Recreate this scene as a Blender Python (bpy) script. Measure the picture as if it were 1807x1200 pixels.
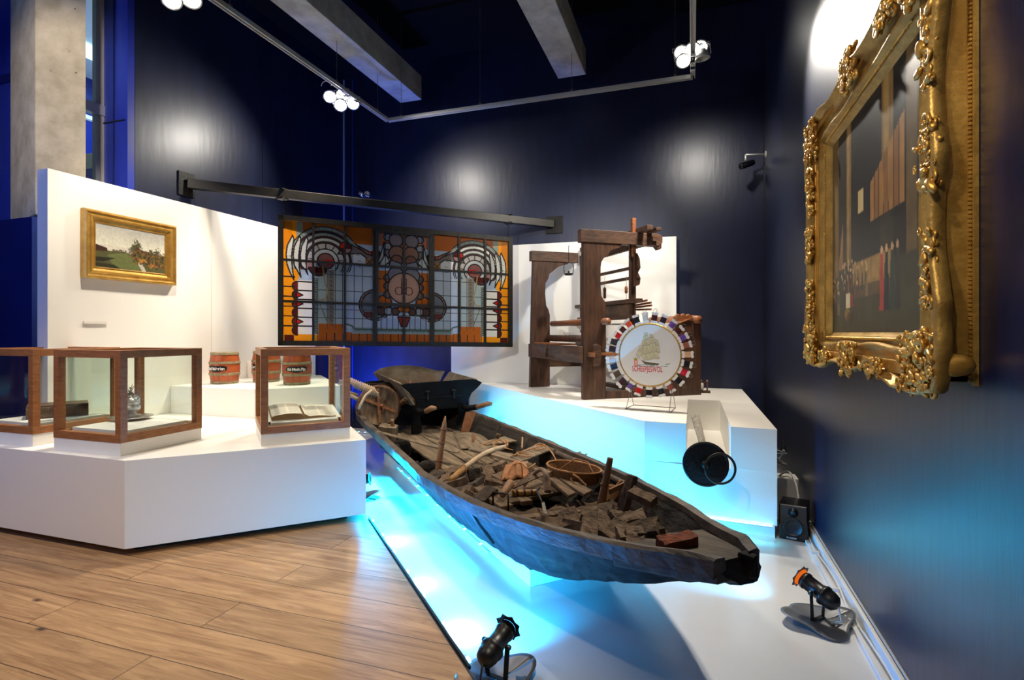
import bpy, math, random
import numpy as np
from mathutils import Vector, Matrix, Euler

for o in list(bpy.data.objects):
    bpy.data.objects.remove(o)
SC = bpy.context.scene
C = SC.collection
random.seed(7)
PI = math.pi
R = math.radians

# ---------------------------------------------------------------- camera, world, exposure
F_PX = 950.0
YAW = math.atan(318.5 / F_PX)
sY, cY = math.sin(YAW), math.cos(YAW)
EYE = 1.5
cam = bpy.data.cameras.new('camera')
cam.sensor_width = 36.0
cam.lens = F_PX * 36.0 / 1807.0
cam.shift_y = -13.0 / 1807.0
cam.clip_start = 0.05
camo = bpy.data.objects.new('camera', cam)
C.objects.link(camo)
camo.location = (0, 0, EYE)
camo.rotation_euler = (PI / 2, 0, YAW)
SC.camera = camo

w = bpy.data.worlds.new('world')
SC.world = w
w.use_nodes = True
w.node_tree.nodes['Background'].inputs[0].default_value = (0.10, 0.13, 0.25, 1)
w.node_tree.nodes['Background'].inputs[1].default_value = 0.06
SC.view_settings.view_transform = 'Standard'
SC.view_settings.look = 'None'
SC.view_settings.gamma = 1
SC.view_settings.exposure = 0.4
SC.view_settings.use_curve_mapping = False


def light(kind, name, loc, target, power, color, size=0.1, angle=60, blend=0.6, size_y=None):
    l = bpy.data.lights.new(name, kind)
    l.energy = power
    l.color = color
    if kind == 'SPOT':
        l.spot_size = R(angle)
        l.spot_blend = blend
        l.shadow_soft_size = size
    elif kind == 'AREA':
        l.size = size
        if size_y:
            l.shape = 'RECTANGLE'
            l.size_y = size_y
    else:
        l.shadow_soft_size = size
    o = bpy.data.objects.new(name, l)
    C.objects.link(o)
    o.location = loc
    d = Vector(target) - Vector(loc)
    o.rotation_euler = d.to_track_quat('-Z', 'Y').to_euler()
    return o


WARM = (1.0, 0.86, 0.68)
NEUT = (1.0, 0.94, 0.84)
CYAN = (0.0, 0.46, 1.0)
SKYB = (0.12, 0.55, 1.0)
BLUE = (0.05, 0.15, 1.0)
# gallery track spots seen in the photo (heads are modelled further down at the same places)
SPOTS = [
    # loc, target, power, angle, size, color
    ((0.0, 5.35, 4.13), (-2.0, 6.9, 1.5), 250, 80, .10, NEUT),
    ((0.12, 5.55, 4.10), (0.10, 5.6, 0.7), 210, 75, .10, WARM),
    ((-0.14, 5.55, 4.02), (-1.2, 3.7, 0.4), 330, 56, .05, WARM),
    ((0.13, 5.30, 4.15), (0.75, 2.9, 2.0), 330, 62, .05, NEUT),
    ((0.05, 5.60, 4.12), (0.1, 7.25, 2.4), 70, 110, .07, NEUT),
    ((-3.85, 5.35, 4.12), (-5.1, 5.4, 1.6), 190, 75, .08, WARM),
    ((-3.95, 5.15, 4.08), (-4.4, 4.3, 0.9), 150, 62, .08, WARM),
    ((-3.78, 5.42, 4.02), (-2.2, 4.6, 0.4), 260, 60, .05, WARM),
    ((-3.75, 5.60, 4.13), (-2.6, 7.25, 2.4), 90, 120, .07, NEUT),
    ((-3.92, 5.55, 4.13), (-5.2, 4.3, 2.9), 90, 110, .07, NEUT),
    ((-3.82, 3.15, 4.12), (-5.1, 4.0, 1.5), 250, 72, .08, WARM),
    ((-3.92, 3.35, 4.10), (-3.6, 2.9, 0.7), 190, 66, .05, WARM),
]
for i, (a, b, pw, an, sz, co) in enumerate(SPOTS):
    light('SPOT', 'track_lamp', a, b, pw, co, sz, an, 0.7)
# the same track goes on over and behind the photographer
light('SPOT', 'track_lamp', (0.0, 0.6, 4.2), (-2.2, 1.3, 0.0), 300, WARM, 0.08, 62, 0.8)
light('SPOT', 'track_lamp', (-3.85, 0.6, 4.2), (-3.4, 2.4, 0.3), 210, WARM, 0.08, 70, 0.8)
light('SPOT', 'track_lamp', (-2.2, -0.6, 4.2), (-1.7, 6.0, 1.3), 520, NEUT, 0.25, 42, 0.9)
light('SPOT', 'track_lamp', (-1.2, 0.4, 4.2), (0.75, 2.9, 2.1), 180, WARM, 0.08, 50, 0.8)
light('SPOT', 'track_lamp', (-1.0, -1.2, 4.0), (0.8, 2.05, 2.0), 150, WARM, 0.08, 34, 0.8)
light('SPOT', 'track_lamp', (-3.85, 1.2, 4.3), (-5.65, 3.4, 3.7), 300, WARM, 0.08, 44, 0.8)
light('SPOT', 'track_lamp', (-2.6, 1.5, 3.9), (-1.2, 2.6, 5.2), 60, NEUT, 0.1, 100, 0.9)
# added blue fill standing in for daylight over the left window side
light('AREA', 'added_blue_fill', (-5.45, 0.3, 3.2), (-5.2, 4.2, 3.0), 50, (0.22, 0.36, 1.0), 1.2, size_y=3.0)


# ---------------------------------------------------------------- survey: photo pixel -> place in the room
def P(x, y, z):
    t = (z - EYE) * F_PX / (587 - y)
    k = (x - 903.5) / F_PX
    return Vector((t * (-sY + k * cY), t * (cY + k * sY), z))


def PX(x, y, X):
    k = (x - 903.5) / F_PX
    t = X / (-sY + k * cY)
    return Vector((X, t * (cY + k * sY), EYE + (587 - y) / F_PX * t))


def PY(x, y, Y):
    k = (x - 903.5) / F_PX
    t = Y / (cY + k * sY)
    return Vector((t * (-sY + k * cY), Y, EYE + (587 - y) / F_PX * t))


def PD(x, y, t):
    k = (x - 903.5) / F_PX
    return Vector((t * (-sY + k * cY), t * (cY + k * sY), EYE + (587 - y) / F_PX * t))


# ---------------------------------------------------------------- materials
def lin(c):
    return tuple(((v / 255) / 12.92 if v / 255 <= 0.04045 else ((v / 255 + 0.055) / 1.055) ** 2.4) for v in c)


def mat(name, rgb, rough=0.5, metal=0.0, spec=0.5, var=0.0, vscale=8.0, bump=0.0, bscale=40.0, stretch=(1, 1, 1),
        emit=0.0, rgb2=None, coat=0.0, rotz=0.0, detail=6):
    m = bpy.data.materials.new(name)
    m.use_nodes = True
    nt = m.node_tree
    b = nt.nodes['Principled BSDF']
    col = lin(rgb)
    b.inputs['Base Color'].default_value = (*col, 1)
    b.inputs['Roughness'].default_value = rough
    b.inputs['Metallic'].default_value = metal
    b.inputs['Specular IOR Level'].default_value = spec
    b.inputs['Coat Weight'].default_value = coat
    if emit:
        b.inputs['Emission Color'].default_value = (*col, 1)
        b.inputs['Emission Strength'].default_value = emit
    if var or bump or rgb2:
        tc = nt.nodes.new('ShaderNodeTexCoord')
        mp = nt.nodes.new('ShaderNodeMapping')
        mp.inputs['Scale'].default_value = stretch
        mr_ = nt.nodes.new('ShaderNodeMapping')
        mr_.inputs['Rotation'].default_value = (0, 0, rotz)
        nt.links.new(tc.outputs['Object'], mr_.inputs[0])
        nt.links.new(mr_.outputs[0], mp.inputs[0])
        if var or rgb2:
            n = nt.nodes.new('ShaderNodeTexNoise')
            n.inputs['Scale'].default_value = vscale
            n.inputs['Detail'].default_value = detail
            n.inputs['Roughness'].default_value = 0.62
            nt.links.new(mp.outputs[0], n.inputs['Vector'])
            r = nt.nodes.new('ShaderNodeValToRGB')
            c2 = lin(rgb2) if rgb2 else tuple(min(1, v * (1 + var)) for v in col)
            c1 = col if rgb2 else tuple(v * (1 - var) for v in col)
            r.color_ramp.elements[0].position = 0.36
            r.color_ramp.elements[1].position = 0.66
            r.color_ramp.elements[0].color = (*c1, 1)
            r.color_ramp.elements[1].color = (*c2, 1)
            nt.links.new(n.outputs['Fac'], r.inputs[0])
            nt.links.new(r.outputs[0], b.inputs['Base Color'])
        if bump:
            n2 = nt.nodes.new('ShaderNodeTexNoise')
            n2.inputs['Scale'].default_value = bscale
            n2.inputs['Detail'].default_value = 8
            nt.links.new(mp.outputs[0], n2.inputs['Vector'])
            bp = nt.nodes.new('ShaderNodeBump')
            bp.inputs['Strength'].default_value = bump
            bp.inputs['Distance'].default_value = 0.01
            nt.links.new(n2.outputs['Fac'], bp.inputs['Height'])
            nt.links.new(bp.outputs[0], b.inputs['Normal'])
    return m


M = {}
M['white'] = mat('white_paint', (238, 236, 230), 0.42, bump=0.03, bscale=60)
M['white_top'] = mat('white_gloss', (240, 238, 233), 0.3, bump=0.02, bscale=40)
M['navy'] = mat('navy_wall', (20, 27, 54), 0.36, spec=0.5, var=0.2, vscale=1.5, bump=0.12, bscale=3.0, stretch=(6, 6, 1.2))
M['blue'] = mat('blue_wall', (34, 50, 150), 0.35, var=0.1, vscale=2, bump=0.04, bscale=10)
M['deep_blue'] = mat('deep_blue_wall', (14, 26, 92), 0.4, var=0.15, vscale=2)
M['black_ceiling'] = mat('black_ceiling', (7, 8, 11), 0.9, spec=0.1)
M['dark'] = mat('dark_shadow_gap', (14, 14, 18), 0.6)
M['alu'] = mat('aluminium', (196, 196, 190), 0.4, metal=0.35)
M['alu_paint'] = mat('grey_window_frame', (150, 158, 178), 0.4)
M['iron'] = mat('dark_iron', (34, 32, 29), 0.45, metal=0.5, var=0.4, vscale=30, bump=0.2, bscale=60)
M['beam'] = mat('olive_black_steel', (44, 42, 38), 0.42, metal=0.3, var=0.2, vscale=12)
M['rust'] = mat('rusty_iron', (104, 66, 42), 0.8, rgb2=(150, 92, 50), vscale=25, bump=0.5, bscale=70)
M['gold'] = mat('gilt_wood', (184, 138, 60), 0.38, metal=0.65, rgb2=(214, 170, 86), vscale=10, bump=0.25, bscale=40)
M['gold_dark'] = mat('old_gilt_wood', (160, 126, 62), 0.42, metal=0.6, rgb2=(196, 158, 82), vscale=14, bump=0.3, bscale=50)
M['oak_frame'] = mat('warm_brown_hardwood', (140, 88, 48), 0.42, rgb2=(168, 112, 66), vscale=5, stretch=(3, 3, 14), bump=0.05, bscale=40)
M['barrel'] = mat('red_brown_staves', (150, 66, 28), 0.4, rgb2=(184, 92, 44), vscale=9, stretch=(2.5, 2.5, 0.3), bump=0.1, bscale=60)
M['hoop'] = mat('pale_willow_hoop', (120, 108, 78), 0.7, rgb2=(160, 148, 112), vscale=26, bump=0.4, bscale=60)
M['loom'] = mat('dark_walnut_wood', (50, 31, 21), 0.5, rgb2=(88, 57, 38), vscale=5, stretch=(5, 5, 0.7), bump=0.2, bscale=30)
M['loom_h'] = mat('worn_brown_wood', (58, 38, 27), 0.55, rgb2=(96, 66, 46), vscale=5, stretch=(1.2, 1.2, 5), bump=0.2, bscale=30)
M['loom_light'] = mat('orange_brown_wood', (118, 68, 38), 0.45, rgb2=(150, 92, 54), vscale=6, stretch=(1, 1, 5), bump=0.1, bscale=30)
M['boat'] = mat('weathered_dark_wood', (15, 13, 12), 0.75, spec=0.2, rgb2=(46, 40, 34), vscale=5, stretch=(.35, 2, 2.4), rotz=R(45), bump=1.0, bscale=14)
M['boat_in'] = mat('dusty_grey_wood', (58, 50, 42), 0.85, rgb2=(98, 86, 70), vscale=6, stretch=(.6, 2, 1), rotz=R(45), bump=0.9, bscale=24)
M['rail'] = mat('worn_gunwale_wood', (48, 40, 34), 0.65, rgb2=(98, 82, 66), vscale=9, stretch=(.6, 2, 2), rotz=R(45), bump=0.5, bscale=30)
M['plank'] = mat('dusty_deck_plank', (86, 72, 56), 0.82, rgb2=(138, 118, 92), vscale=4, stretch=(.6, 5, 1), rotz=R(45), bump=0.6, bscale=30)
M['plank_b'] = mat('dusty_brown_plank', (74, 58, 42), 0.85, rgb2=(126, 102, 76), vscale=6, stretch=(.6, 4, 1), rotz=R(45), bump=0.6, bscale=34)
M['peat'] = mat('dried_turf', (74, 58, 44), 0.95, rgb2=(118, 95, 71), vscale=22, bump=1.0, bscale=60)
M['peat_dark'] = mat('dark_turf', (42, 34, 28), 0.95, rgb2=(78, 63, 50), vscale=18, bump=1.0, bscale=60)
M['dust'] = mat('turf_dust', (64, 50, 37), 0.98, rgb2=(104, 83, 60), vscale=14, bump=1.0, bscale=50)
M['redturf'] = mat('rusty_red_turf', (92, 46, 28), 0.95, rgb2=(140, 72, 40), vscale=22, bump=1.0, bscale=60)
M['barrow'] = mat('charred_black_wood', (8, 8, 9), 0.75, spec=0.12, rgb2=(18, 17, 17), vscale=8, bump=0.3, bscale=40)
M['barrow_in'] = mat('grey_worn_board', (104, 90, 72), 0.8, rgb2=(138, 122, 98), vscale=6, stretch=(1, 4, 1), bump=0.3, bscale=30)
M['stick'] = mat('pale_stripped_wood', (168, 142, 110), 0.6, rgb2=(196, 170, 136), vscale=8, stretch=(1, 1, 1), bump=0.15, bscale=50)
M['bamboo'] = mat('honey_wood', (176, 126, 60), 0.55, rgb2=(120, 84, 44), vscale=12, bump=0.2, bscale=40)
M['tool_wood'] = mat('brown_tool_handle', (128, 92, 62), 0.6, rgb2=(156, 116, 80), vscale=12, bump=0.2, bscale=50)
M['leather'] = mat('rust_brown_leather', (150, 96, 58), 0.8, rgb2=(178, 122, 78), vscale=14, bump=0.5, bscale=40)
M['wicker'] = mat('woven_wicker', (136, 96, 56), 0.85, rgb2=(100, 68, 40), vscale=60, bump=0.8, bscale=90)
M['rope'] = mat('tan_rope', (166, 118, 72), 0.9, var=0.2, vscale=60, bump=0.5, bscale=120)
M['horn'] = mat('grey_brown_bentwood', (130, 104, 80), 0.6, var=0.2, vscale=20, bump=0.2, bscale=60)
M['cloth'] = mat('brown_sacking', (150, 108, 66), 0.9, var=0.1, vscale=20, bump=0.3, bscale=90)
M['linen'] = mat('white_linen', (228, 222, 212), 0.85, bump=0.15, bscale=120)
M['card'] = mat('white_card', (226, 222, 216), 0.6)
M['black'] = mat('matt_black', (14, 14, 16), 0.4)
M['black_gloss'] = mat('black_gloss', (10, 11, 14), 0.22)
M['steel'] = mat('steel_wire', (110, 104, 94), 0.4, metal=0.6)
M['silver'] = mat('chased_silver', (214, 212, 208), 0.16, metal=1.0, bump=0.8, bscale=90)
M['paper'] = mat('printed_paper', (226, 218, 202), 0.8)
M['page_edge'] = mat('browned_page_edges', (150, 116, 80), 0.85, var=0.25, vscale=60, stretch=(1, 1, 8))
M['old_leather'] = mat('dark_book_leather', (72, 52, 38), 0.5, rgb2=(104, 80, 58), vscale=16, bump=0.3, bscale=50)
M['enamel'] = mat('cream_enamel', (232, 224, 214), 0.25)
M['cable_white'] = mat('white_cable', (214, 214, 214), 0.5)
M['cable_black'] = mat('black_cable', (16, 16, 18), 0.5)
M['plastic_white'] = mat('white_plastic', (220, 220, 218), 0.4)
M['plate_grey'] = mat('grey_steel_plate', (104, 106, 110), 0.38, metal=0.25, bump=0.05, bscale=10)
M['ridge'] = mat('waffle_iron_black', (30, 31, 33), 0.38, metal=0.6, bump=0.35, bscale=60)
M['greyiron'] = mat('grey_pitted_iron', (138, 134, 124), 0.6, metal=0.3, rgb2=(96, 92, 84), vscale=40, bump=0.6, bscale=80)


def em(name, rgb, s):
    m = bpy.data.materials.new(name)
    m.use_nodes = True
    nt = m.node_tree
    nt.nodes.clear()
    e = nt.nodes.new('ShaderNodeEmission')
    e.inputs[0].default_value = (*lin(rgb), 1)
    e.inputs[1].default_value = s
    o = nt.nodes.new('ShaderNodeOutputMaterial')
    nt.links.new(e.outputs[0], o.inputs[0])
    return m


M['lamp_face'] = em('lit_lamp_face', (255, 250, 240), 40)
M['led'] = em('lit_blue_led', (120, 220, 255), 5)
M['amber_glow'] = em('lit_amber_ring', (255, 120, 40), .55)
M['window_lamp'] = em('lit_ceiling_tube', (190, 245, 255), 2.2)


def mat_glass(name):
    m = bpy.data.materials.new(name)
    m.use_nodes = True
    nt = m.node_tree
    nt.nodes.clear()
    o = nt.nodes.new('ShaderNodeOutputMaterial')
    t = nt.nodes.new('ShaderNodeBsdfTransparent')
    t.inputs[0].default_value = (0.93, 0.96, 0.94, 1)
    g = nt.nodes.new('ShaderNodeBsdfGlossy')
    g.inputs['Roughness'].default_value = 0.02
    lw = nt.nodes.new('ShaderNodeLayerWeight')
    pw = nt.nodes.new('ShaderNodeMath')
    pw.operation = 'POWER'
    pw.inputs[1].default_value = 4
    nt.links.new(lw.outputs['Facing'], pw.inputs[0])
    fr = nt.nodes.new('ShaderNodeMath')
    fr.operation = 'MULTIPLY_ADD'
    fr.inputs[1].default_value = 0.5
    fr.inputs[2].default_value = 0.03
    nt.links.new(pw.outputs[0], fr.inputs[0])
    mx = nt.nodes.new('ShaderNodeMixShader')
    nt.links.new(fr.outputs[0], mx.inputs[0])
    nt.links.new(t.outputs[0], mx.inputs[1])
    nt.links.new(g.outputs[0], mx.inputs[2])
    nt.links.new(mx.outputs[0], o.inputs[0])
    return m


M['glass'] = mat_glass('clear_glass')


def mat_concrete(name, a, b):
    m = mat(name, a, 0.8, rgb2=b, vscale=3.5, bump=0.25, bscale=25, detail=10)
    nt = m.node_tree
    bs = nt.nodes['Principled BSDF']
    tc = nt.nodes.new('ShaderNodeTexCoord')
    v = nt.nodes.new('ShaderNodeTexVoronoi')
    v.inputs['Scale'].default_value = 11
    nt.links.new(tc.outputs['Object'], v.inputs['Vector'])
    n = nt.nodes.new('ShaderNodeTexNoise')
    n.inputs['Scale'].default_value = 2.5
    nt.links.new(tc.outputs['Object'], n.inputs['Vector'])
    # round air holes, only where the noise allows
    r = nt.nodes.new('ShaderNodeMapRange')
    r.inputs[1].default_value = 0.06
    r.inputs[2].default_value = 0.11
    nt.links.new(v.outputs['Distance'], r.inputs[0])
    r2 = nt.nodes.new('ShaderNodeMapRange')
    r2.inputs[1].default_value = 0.5
    r2.inputs[2].default_value = 0.56
    r2.inputs[3].default_value = 1
    r2.inputs[4].default_value = 0
    nt.links.new(n.outputs['Fac'], r2.inputs[0])
    mx = nt.nodes.new('ShaderNodeMath')
    mx.operation = 'MAXIMUM'
    nt.links.new(r.outputs[0], mx.inputs[0])
    nt.links.new(r2.outputs[0], mx.inputs[1])
    mix = nt.nodes.new('ShaderNodeMix')
    mix.data_type = 'RGBA'
    src = bs.inputs['Base Color'].links[0].from_socket
    nt.links.new(mx.outputs[0], mix.inputs[0])
    mix.inputs[6].default_value = (0.07, 0.06, 0.05, 1)
    nt.links.new(src, mix.inputs[7])
    nt.links.new(mix.outputs[2], bs.inputs['Base Color'])
    return m


M['concrete'] = mat_concrete('pale_concrete', (162, 150, 120), (202, 190, 160))
M['concrete_b'] = mat('beam_concrete', (150, 146, 134), 0.8, rgb2=(184, 180, 166), vscale=4, bump=0.1, bscale=20)


def mat_oak():
    m = bpy.data.materials.new('oak_plank_floor')
    m.use_nodes = True
    nt = m.node_tree
    N, L = nt.nodes, nt.links
    b = N['Principled BSDF']
    tc = N.new('ShaderNodeTexCoord')
    br = N.new('ShaderNodeTexBrick')
    br.inputs['Scale'].default_value = 1
    br.inputs['Mortar Size'].default_value = 0.0028
    br.inputs['Mortar Smooth'].default_value = 0.3
    br.inputs['Bias'].default_value = 0
    br.inputs['Brick Width'].default_value = 2.3
    br.inputs['Row Height'].default_value = 0.25
    br.offset = 0.37
    br.offset_frequency = 2
    br.inputs['Color1'].default_value = (0, 0, 0, 1)
    br.inputs['Color2'].default_value = (1, 1, 1, 1)
    br.inputs['Mortar'].default_value = (0.5, 0.5, 0.5, 1)
    mpb = N.new('ShaderNodeMapping')
    mpb.inputs['Location'].default_value = (0.9, -0.03, 0)
    L.new(tc.outputs['Object'], mpb.inputs[0])
    # slight waviness of the joints
    nw = N.new('ShaderNodeTexNoise')
    nw.inputs['Scale'].default_value = 9
    L.new(tc.outputs['Object'], nw.inputs['Vector'])
    vm = N.new('ShaderNodeVectorMath')
    vm.operation = 'MULTIPLY_ADD'
    vm.inputs[1].default_value = (0.006, 0.008, 0)
    L.new(nw.outputs['Color'], vm.inputs[0])
    L.new(mpb.outputs[0], vm.inputs[2])
    L.new(vm.outputs[0], br.inputs['Vector'])
    mp = N.new('ShaderNodeMapping')
    mp.inputs['Scale'].default_value = (0.7, 9, 1)
    L.new(tc.outputs['Object'], mp.inputs[0])
    add = N.new('ShaderNodeVectorMath')
    add.operation = 'ADD'
    L.new(mp.outputs[0], add.inputs[0])
    sc = N.new('ShaderNodeVectorMath')
    sc.operation = 'SCALE'
    sc.inputs['Scale'].default_value = 7
    L.new(br.outputs['Color'], sc.inputs[0])
    L.new(sc.outputs[0], add.inputs[1])
    n = N.new('ShaderNodeTexNoise')
    n.inputs['Scale'].default_value = 2.4
    n.inputs['Detail'].default_value = 9
    n.inputs['Roughness'].default_value = 0.68
    n.inputs['Distortion'].default_value = 1.2
    L.new(add.outputs[0], n.inputs['Vector'])
    r = N.new('ShaderNodeValToRGB')
    e = r.color_ramp.elements
    e[0].position = 0.3
    e[0].color = (*lin((126, 90, 58)), 1)
    e[1].position = 0.7
    e[1].color = (*lin((190, 154, 112)), 1)
    L.new(n.outputs['Fac'], r.inputs[0])
    # plank to plank tone
    hv = N.new('ShaderNodeHueSaturation')
    mr = N.new('ShaderNodeMapRange')
    mr.inputs[3].default_value = 0.86
    mr.inputs[4].default_value = 1.08
    L.new(br.outputs['Color'], mr.inputs[0])
    L.new(mr.outputs[0], hv.inputs['Value'])
    L.new(r.outputs[0], hv.inputs['Color'])
    # knots
    v = N.new('ShaderNodeTexVoronoi')
    v.inputs['Scale'].default_value = 1.6
    mk = N.new('ShaderNodeMapping')
    mk.inputs['Scale'].default_value = (1, 2.0, 1)
    L.new(tc.outputs['Object'], mk.inputs[0])
    L.new(mk.outputs[0], v.inputs['Vector'])
    kr = N.new('ShaderNodeMapRange')
    kr.inputs[1].default_value = 0.02
    kr.inputs[2].default_value = 0.07
    L.new(v.outputs['Distance'], kr.inputs[0])
    mx = N.new('ShaderNodeMix')
    mx.data_type = 'RGBA'
    L.new(kr.outputs[0], mx.inputs[0])
    mx.inputs[6].default_value = (*lin((58, 36, 24)), 1)
    L.new(hv.outputs[0], mx.inputs[7])
    # joints dark
    mj = N.new('ShaderNodeMix')
    mj.data_type = 'RGBA'
    L.new(br.outputs['Fac'], mj.inputs[0])
    L.new(mx.outputs[2], mj.inputs[6])
    mj.inputs[7].default_value = (*lin((70, 46, 30)), 1)
    L.new(mj.outputs[2], b.inputs['Base Color'])
    b.inputs['Roughness'].default_value = 0.5
    bp = N.new('ShaderNodeBump')
    bp.inputs['Strength'].default_value = 0.15
    bp.inputs['Distance'].default_value = 0.004
    L.new(n.outputs['Fac'], bp.inputs['Height'])
    L.new(bp.outputs[0], b.inputs['Normal'])
    return m


M['oak'] = mat_oak()
M['white_floor'] = mat('glossy_white_floor', (222, 224, 226), 0.2, var=0.04, vscale=1.2, bump=0.03, bscale=5, coat=0.3)


def mat_attr(name, rough=0.6, spec=0.3):
    m = bpy.data.materials.new(name)
    m.use_nodes = True
    nt = m.node_tree
    b = nt.nodes['Principled BSDF']
    a = nt.nodes.new('ShaderNodeAttribute')
    a.attribute_name = 'paint'
    nt.links.new(a.outputs['Color'], b.inputs['Base Color'])
    b.inputs['Roughness'].default_value = rough
    b.inputs['Specular IOR Level'].default_value = spec
    return m


def mat_stained():
    m = bpy.data.materials.new('leaded_stained_glass')
    m.use_nodes = True
    nt = m.node_tree
    nt.nodes.clear()
    a = nt.nodes.new('ShaderNodeAttribute')
    a.attribute_name = 'paint'
    t = nt.nodes.new('ShaderNodeBsdfTransparent')
    nt.links.new(a.outputs['Color'], t.inputs[0])
    d = nt.nodes.new('ShaderNodeBsdfDiffuse')
    nt.links.new(a.outputs['Color'], d.inputs[0])
    g = nt.nodes.new('ShaderNodeBsdfGlossy')
    g.inputs['Roughness'].default_value = 0.25
    m1 = nt.nodes.new('ShaderNodeMixShader')
    m1.inputs[0].default_value = 0.33
    nt.links.new(t.outputs[0], m1.inputs[1])
    nt.links.new(d.outputs[0], m1.inputs[2])
    m2 = nt.nodes.new('ShaderNodeMixShader')
    m2.inputs[0].default_value = 0.04
    nt.links.new(m1.outputs[0], m2.inputs[1])
    nt.links.new(g.outputs[0], m2.inputs[2])
    o = nt.nodes.new('ShaderNodeOutputMaterial')
    nt.links.new(m2.outputs[0], o.inputs[0])
    return m


# ---------------------------------------------------------------- mesh builder
WM = {}


def tag(o, label=None, cat=None, group=None, kind=None):
    if label:
        o['label'] = label
    if cat:
        o['category'] = cat
    if group:
        o['group'] = group
    if kind:
        o['kind'] = kind
    return o


def thing(name, label, cat, loc=(0, 0, 0), rotz=0.0, group=None, rot=None):
    o = bpy.data.objects.new(name, None)
    o.empty_display_size = 0.05
    C.objects.link(o)
    o.location = loc
    o.rotation_euler = rot if rot else (0, 0, rotz)
    WM[o.name] = Matrix.Translation(Vector(loc)) @ Euler(rot if rot else (0, 0, rotz)).to_matrix().to_4x4()
    return tag(o, label, cat, group)


def frame_from(zdir, xhint=(1, 0, 0)):
    z = Vector(zdir).normalized()
    x = Vector(xhint) - z * Vector(xhint).dot(z)
    if x.length < 1e-4:
        x = Vector((0, 1, 0)) - z * z.y
    x.normalize()
    y = z.cross(x)
    return Matrix((x, y, z)).transposed()


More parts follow.
